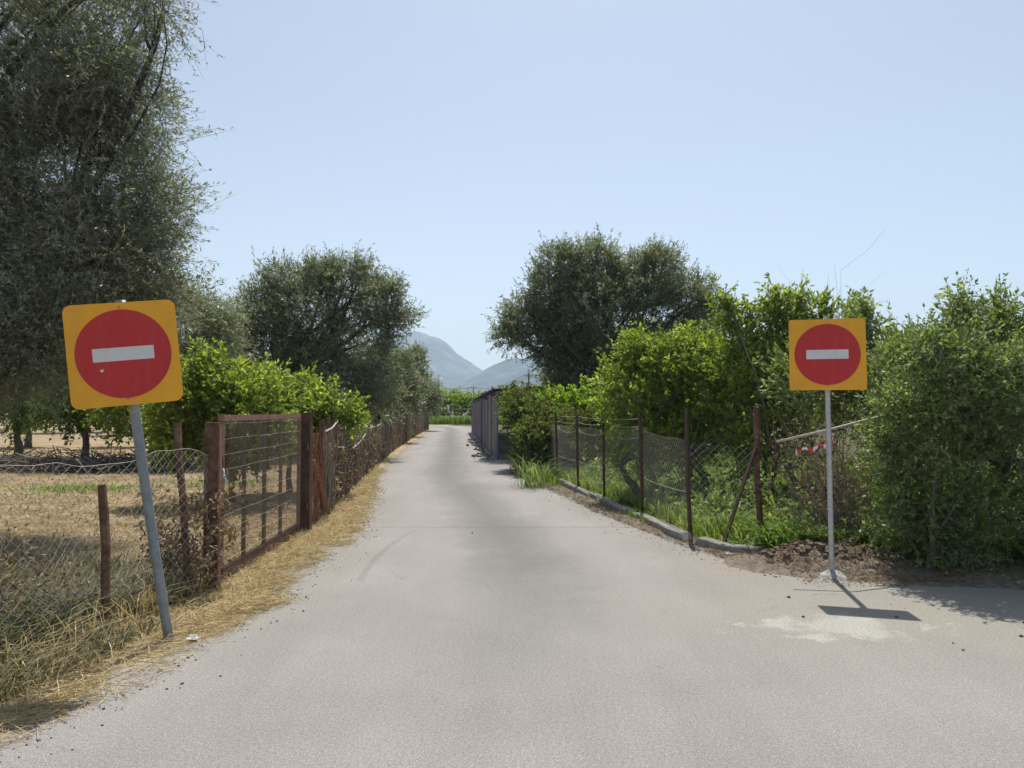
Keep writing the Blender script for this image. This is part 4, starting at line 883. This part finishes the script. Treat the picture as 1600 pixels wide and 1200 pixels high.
for p, q, sg in ((A, B, 1.1), (A, C, 1.0), (B, D, 1.5)):
    for s in (-.55, .55):
        k = np.linspace(0, 1, 20)[:, None]; p_ = np.array(p)+[s, 0, 0]; q_ = np.array(q)+[s, 0, 0]
        t.part('wire', MB().tube(p_*(1-k)+q_*k-np.array([0, 0, sg])*(4*k*(1-k)), .035, 4), M['roof_dark'])
t = Thing('farmhouse', 'small farmhouse with terracotta roof half hidden behind the left trees', 'house', (-15.5, 46, 0)); hx, hy = -15.8, 46.5
mb = MB(); mb.box((hx, hy, 1.5), (7.5, 6, 3.05)); t.part('wall', mb, M['plaster'])
mb = MB(); V = [(hx-4.2, hy-3.4, 2.95), (hx+4.2, hy-3.4, 2.95), (hx+4.2, hy+3.4, 2.95), (hx-4.2, hy+3.4, 2.95), (hx-1.2, hy, 4.6), (hx+1.2, hy, 4.6)]
mb.add(V, [(0,1,5,4), (1,2,5), (2,3,4,5), (3,0,4), (3,2,1,0)]); t.part('roof', mb, M['terracotta'])
for wx in (-2.2, 0.3, 2.5):
    mb = MB(); mb.box((hx+wx, hy-3.01, 1.6), (1.0, .06, 1.2)); wf = t.part('window', mb, M['plank']); mb = MB(); mb.box((hx+wx, hy-3.05, 1.6), (.84, .04, 1.04)); t.part('pane', mb, M['glass'], wf)
# fence at the road end
t = Thing('wire_fence', 'low wire fence with dark posts across the end of the road', 'fence', (-7, 80, 0))
for x_ in np.arange(-14, 1.2, 1.25):
    mb = MB(); mb.box((x_, 80.5, .85), (.07, .07, 1.9)); t.part('post', mb, M['rust_dark'])
mb = MB()
for z in (.4, .8, 1.2, 1.6): mb.tube([(-14, 80.5, z), (1, 80.5, z)], .012, 4)
t.part('strand_wire', mb, M['wire'])
t = Thing('road_marker', 'small pale plate on a short post where the road bends', 'marker', (X(709, 76.5), 76.8, 0)); mb = MB(); mx = X(709, 76.8)
mb.tube([(mx, 76.8, -.1), (mx, 76.8, .9)], .03, 8); t.part('post', mb, M['galv']); mb = MB(); mb.box((mx-.12, 76.75, .93), (.42, .02, .2), Matrix.Rotation(.25, 3, 'Y')); t.part('plate', mb, M['sign_white'])

# ------------------------------------------------------------------ ground cover
rng = np.random.default_rng(91)
fy_ = [2, 4.7, 6.4, 9.8, 15, 20, 30, 45, 58]; fx_ = [-3.9, -3.15, -2.65, -2.65, -3.15, -3.68, -4.55, -5.65, -6.5]
def ynear(a, b, k=1.6): return lambda r, n: a + (b-a)*r.random(n)**k
def verge_x(r, y):
    f = np.interp(y, [2, 4.7, 6.4, 9.8, 15, 20, 30, 45, 58], [-3.9, -3.15, -2.65, -2.65, -3.15, -3.68, -4.55, -5.65, -6.5])
    e = Lx(y); k = r.random(len(y)); return f - .15 + (e + .08 - f + .15)*k + r.normal(size=len(y))*.06
mb = MB()
P = scatter(rng, 24000, verge_x, ynear(2.2, 20, 1.7)); P = P[(P[:, 1] < 11) | (rng.random(len(P)) < .45)]; P = P[rng.random(len(P)) < .15+3*(NZ.fbm(P[:, 0]*2.2+4, P[:, 1]*2.2, 3)-.28)]; P = P[(P[:, 1] > 5.3) | (P[:, 0] > Lx(P[:, 1])-.6)]; P = P[P[:, 0] < Lx(P[:, 1]) + .10 + .16*(NZ.v(P[:, 1]*2.3, P[:, 1]*0+2)-.4)]
lying(rng, P, .14, .0016, mb, .12, .2, 1)
P = scatter(rng, 11000, verge_x, ynear(2.2, 20, 1.4)); P = P[P[:, 0] < Lx(P[:, 1]) - .02]; P = P[(P[:, 1] > 5.3) | (P[:, 0] > Lx(P[:, 1])-.6)]; lying(rng, P[:9000] + [0, 0, .01], .22, .0016, mb, .22, .2, 1)
P = scatter(rng, 2600, verge_x, ynear(9, 58, 1.3)); blades(rng, P, .05, .014, 1.2, .9, mb, .1, 1)
P = scatter(rng, 3500, lambda r, y: verge_x(r, y)-.15, ynear(2.2, 11, 1.2)); P = P[P[:, 0] < Lx(P[:, 1]) - .15]; blades(rng, P, .10, .005, .9, .9, mb, .2, 1)
P = scatter(rng, 500, lambda r, y: Lx(y)-.6-r.random(len(y))*.35, ynear(2.5, 6.5, 1)); blades(rng, P, .28, .005, .9, .6, mb, .3, 1)
for (x_, y_) in ((-1.98, 8.9), (-2.1, 7.0), (-1.93, 6.25), (-2.1, 6.0)):
    P = np.stack([x_+rng.normal(size=260)*.09, y_+rng.normal(size=260)*.09, np.zeros(260)], -1); lying(rng, P+[0, 0, .01], .12, .0016, mb, .25, .3, 1)
stuff('dry_grass', mb, M['straw'], 'yellow dry straw and grass along the left verge of the road', 'dry grass')
mb = MB()
P = scatter(rng, 15000, lambda r, y: -3.0 - (y-5)*.0 - r.random(len(y))**1.0*3.2 + .25*r.random(len(y)) - np.clip(5-y, 0, 3)*.28, ynear(2.6, 7.6, 1)); blades(rng, P, .17, .010, .8, .9, mb, 0, .75)
P = scatter(rng, 5000, lambda r, y: -3.0 - r.random(len(y))*1.6 - np.clip(5-y, 0, 3)*.28, ynear(3.0, 5.6, 1)); blades(rng, P, .26, .016, .7, .9, mb, 0, .55)
P = scatter(rng, 7000, lambda r, y: Lx(y)-.42-r.random(len(y))**1.2*1.1, ynear(2.6, 5.4, 1)); P = P[rng.random(len(P)) < .1+2.2*(NZ.fbm(P[:, 0]*3, P[:, 1]*3, 3)-.3)]; blades(rng, P, .12, .009, .8, .9, mb, 0, .7)
P = scatter(rng, 1500, lambda r, y: -2.62 - r.random(len(y))*.6, ynear(5.6, 6.6, 1)); blades(rng, P, .2, .010, .7, .9, mb, 0, .9)
stuff('weeds', mb, M['weed'], 'grey-green weeds behind and under the sagging fence at bottom left', 'weeds')
mb = MB()
P = scatter(rng, 26000, lambda r, y: np.interp(y, fy_, fx_) - .1 - r.random(len(y))**1.2*(2+y*.55), ynear(6.8, 30, 1.4)); lying(rng, P, .13, .0028, mb, .2, 0, .9)
P = scatter(rng, 9000, lambda r, y: np.interp(y, fy_, fx_) - .1 - r.random(len(y))*(2+y*.5), ynear(6.8, 30, 1.3)); blades(rng, P, .07, .02, .9, .9, mb, 0, .7)
stuff('dry_litter', mb, M['straw'], 'dry stalks and fallen leaves scattered over the orchard floor', 'dry litter')
mb = MB()
P = np.stack([-8.2+rng.normal(size=900)*.6, 14.8+rng.normal(size=900)*.35, np.zeros(900)], -1); blades(rng, P, .1, .02, .7, .6, mb)
P = np.stack([-6.1+rng.normal(size=400)*.5, 16+rng.normal(size=400)*.4, np.zeros(400)], -1); blades(rng, P, .1, .02, .7, .6, mb)
stuff('green_patch', mb, M['grass'], 'small patches of fresh grass on the dry orchard floor', 'grass')
# green grass behind the right fence
fx = lambda y: np.interp(y, [8.3, 9.2, 11.3, 13.3, 15, 17, 21], [2.7, 2.15, 1.95, 1.62, 1.3, 1.02, .6])
mb = MB()
P = scatter(rng, 30000, lambda r, y: fx(y)+.04+r.random(len(y))**1.1*2.6, ynear(8.35, 22, 1.15)); P = P[rng.random(len(P)) < .25+1.3*(NZ.fbm(P[:, 0]*2, P[:, 1]*2, 3)-.25)]; blades(rng, P, .22+.5*np.clip(NZ.fbm(P[:, 0]*1.3+7, P[:, 1]*1.3, 3)-.4, 0, 1), .014, .7, .7, mb, 0, 1)
P = scatter(rng, 3500, lambda r, y: 2.75+r.random(len(y))*1.5, lambda r, n: 8.1+r.random(n)*1.5); blades(rng, P, .26, .024, .9, .9, mb, .1, .8)
P = scatter(rng, 3000, lambda r, y: 4.9+r.random(len(y))*1.6, lambda r, n: 7.9+r.random(n)*1.0); blades(rng, P, .3, .02, .8, .8, mb, .3, .9)
P = scatter(rng, 2600, lambda r, y: fx(y)-.28+r.random(len(y))*.3, ynear(8.4, 19, 1.0)); P = P[NZ.v(P[:, 1]*1.4, P[:, 1]*0) > .45]; blades(rng, P, .09, .010, .8, .8, mb, 0, 1)
P = np.stack([rng.uniform(-16, 1, 8000), rng.uniform(78.5, 88, 8000), np.zeros(8000)], -1); blades(rng, P, .85, .07, .5, .5, mb, 0, .45)
P = scatter(rng, 1500, lambda r, y: .0+r.random(len(y))*.9, lambda r, n: 14.5+r.random(n)*3); P = P[P[:, 0] > Rx(P[:, 1])+.25]; blades(rng, P, .3, .016, .8, .8, mb, 0, .8)
P = scatter(rng, 9000, lambda r, y: fx(y)+1.5+r.random(len(y))*7, lambda r, n: 10+r.random(n)*16); blades(rng, P, .45, .03, .6, .6, mb, 0, .9)
stuff('grass', mb, M['grass'], 'lush green grass and weeds behind the right fence', 'grass')
bl_ = []
for _ in range(150):
    y_ = 8.9+rng.random()**1.2*12; x_ = float(fx(y_))+.35+rng.random()*3.2; h_ = .1+.28*rng.random()**1.5; bl_.append((x_, y_, h_*.8, .18+.2*rng.random(), .18+.2*rng.random(), h_, 9))
ug, _c = foliage(rng, bl_, .07, .036, clump_r=.12, twigs=5, per=7, twig_len=.18, up=.5)
stuff('undergrowth', ug, M['hedge_light'], 'broad-leaved weeds mixed into the grass behind the right fence', 'undergrowth')
bl_ = [(2.55+rng.random()*3, 7.9+rng.random()*.8, .1, .16, .16, .14, 7) for _ in range(46)]
ug, _c = foliage(rng, bl_, .06, .028, clump_r=.1, twigs=5, per=7, twig_len=.16, up=.5)
stuff('undergrowth', ug, M['hedge_light'], 'low bright weeds behind the soil heap and around the shrub feet', 'undergrowth')
# litter of dead leaves and clods on the right verge
mb = MB()
P = scatter(rng, 5200, lambda r, y: Rx(np.maximum(y, 6.75))-.05+np.abs(r.normal(size=len(y)))*.3+(y < 8)*r.random(len(y))*.5, ynear(6.9, 20, 1.5)); P = P[P[:, 0] < 6]
lying(rng, P, .06, .0022, mb, .3)
P2 = np.stack([2.6+rng.random(6500)*3.6, 6.75+rng.random(6500)**.7*1.4, np.zeros(6500)], -1); P2[:, 2] = np.maximum(ground_z(P2[:, 0], P2[:, 1]), 0)
N = len(P2); d1 = nrm(rng.normal(size=(N, 3))*[1, 1, .3]); d2 = nrm(np.cross(d1, rng.normal(size=(N, 3))*.4+[0, 0, 1.])); b = P2+[0, 0, .012]
mb.quads(np.stack([b, b+d1*.012+d2*.006, b+d1*.028, b+d1*.012-d2*.006], 1), rng.random(N)**2)
stuff('leaf_litter', mb, M['dry_leaf'], 'brown dead leaves and stalks on the soil under the right shrubs', 'leaf litter')
mb = MB()
def clods(n, xf, yf, s, a0, a1):
    for _ in range(n):
        x_, y_ = xf(), yf(); k = s*(.4+1.2*rng.random()**2); z_ = max(float(ground_z(x_, y_)), 0)
        mb.box((x_, y_, z_+k*.2), (k*1.2, k, k*.7), Matrix.Rotation(rng.random()*3, 3, 'Z') @ Matrix.Rotation(rng.normal()*.5, 3, 'X'), a=a0+(a1-a0)*rng.random(), taper=.65)
clods(14, lambda: rng.uniform(-2, 4), lambda: 2.6+rng.random()**1.3*8, .012, 0, .35)
clods(14, lambda: rng.uniform(1.8, 4), lambda: rng.uniform(4.6, 6.8), .016, 0, .5)
for _ in range(900):
    y_ = 2.8+rng.random()**1.5*16; sd2 = rng.random() < .45; x_ = float(Lx(y_))+abs(rng.normal())*.16-.02 if sd2 else float(min(Rx(max(y_, 6.8)), 5))-abs(rng.normal())*.2; y_ = y_ if sd2 else max(y_, 6.8); k = .005+.012*rng.random()**2
    mb.box((x_, y_, .003), (k*1.3, k, k*.8), Matrix.Rotation(rng.random()*3, 3, 'Z'), a=rng.random(), taper=.6)
stuff('gravel', mb, M['pebble'], 'small dark stones and crumbs scattered on the asphalt', 'gravel')
mb = MB()
for _ in range(700):
    x_ = 2.5+rng.random()*2.2; y_ = 7.45+rng.random()*.7; k = .012+.06*rng.random()**3; z_ = float(ground_z(x_, y_))
    mb.box((x_, y_, z_+k*.1), (k*1.3, k, k*.8), Matrix.Rotation(rng.random()*3, 3, 'Z') @ Matrix.Rotation(rng.normal()*.6, 3, 'X'), taper=.6)
stuff('soil_clods', mb, M['soil'], 'freshly dug brown soil clods heaped behind the silver pole', 'soil')
def crumple(name, label, x_, y_, s_, seed):
    r = np.random.default_rng(seed); n = 8; V = []; z0 = max(float(ground_z(x_, y_)), 0)
    for i in range(n):
        for j in range(n): V.append((x_+(i/7-.5)*s_+r.normal()*s_*.06, y_+(j/7-.5)*s_*.8+r.normal()*s_*.06, z0+.012+abs(r.normal())*s_*.22*math.sin(i/7*3.14)*math.sin(j/7*3.14)+r.random()*.006))
    single(name, MB().add(V, [(i*n+j, i*n+n+j, i*n+n+j+1, i*n+j+1) for i in range(n-1) for j in range(n-1)]), M['paper'], label, 'litter', (0, 0, 0))
crumple('crumpled_paper', 'crumpled white paper lying right of the leaning sign pole foot', -2.14, 5.2, .08, 1)
crumple('crumpled_paper', 'white scrap in the grass just left of the corner fence post', 2.6, 8.6, .10, 2)
crumple('crumpled_paper', 'small white scrap on the dirt in front of the kerb wall', 2.28, 8.15, .06, 3)

# ------------------------------------------------------------------ haze: one closed box of even air
hz = MB(); hz.box((0, 0, 205), (8900, 8900, 412)); me = hz.mesh('haze', None)
me.materials.clear(); m = bpy.data.materials.new('haze'); m.use_nodes = True; nt = m.node_tree; nt.nodes.clear()
ou = nt.nodes.new('ShaderNodeOutputMaterial'); v = nt.nodes.new('ShaderNodeVolumePrincipled'); v.inputs['Color'].default_value = (.62, .78, 1.0, 1); v.inputs['Density'].default_value = .00021
v.inputs['Anisotropy'].default_value = 0.2
nt.links.new(v.outputs[0], ou.inputs['Volume']); me.materials.append(m)
o = link('haze', me); o['kind'] = 'stuff'; o['label'] = 'pale haze fading the mountains'; o['category'] = 'haze'
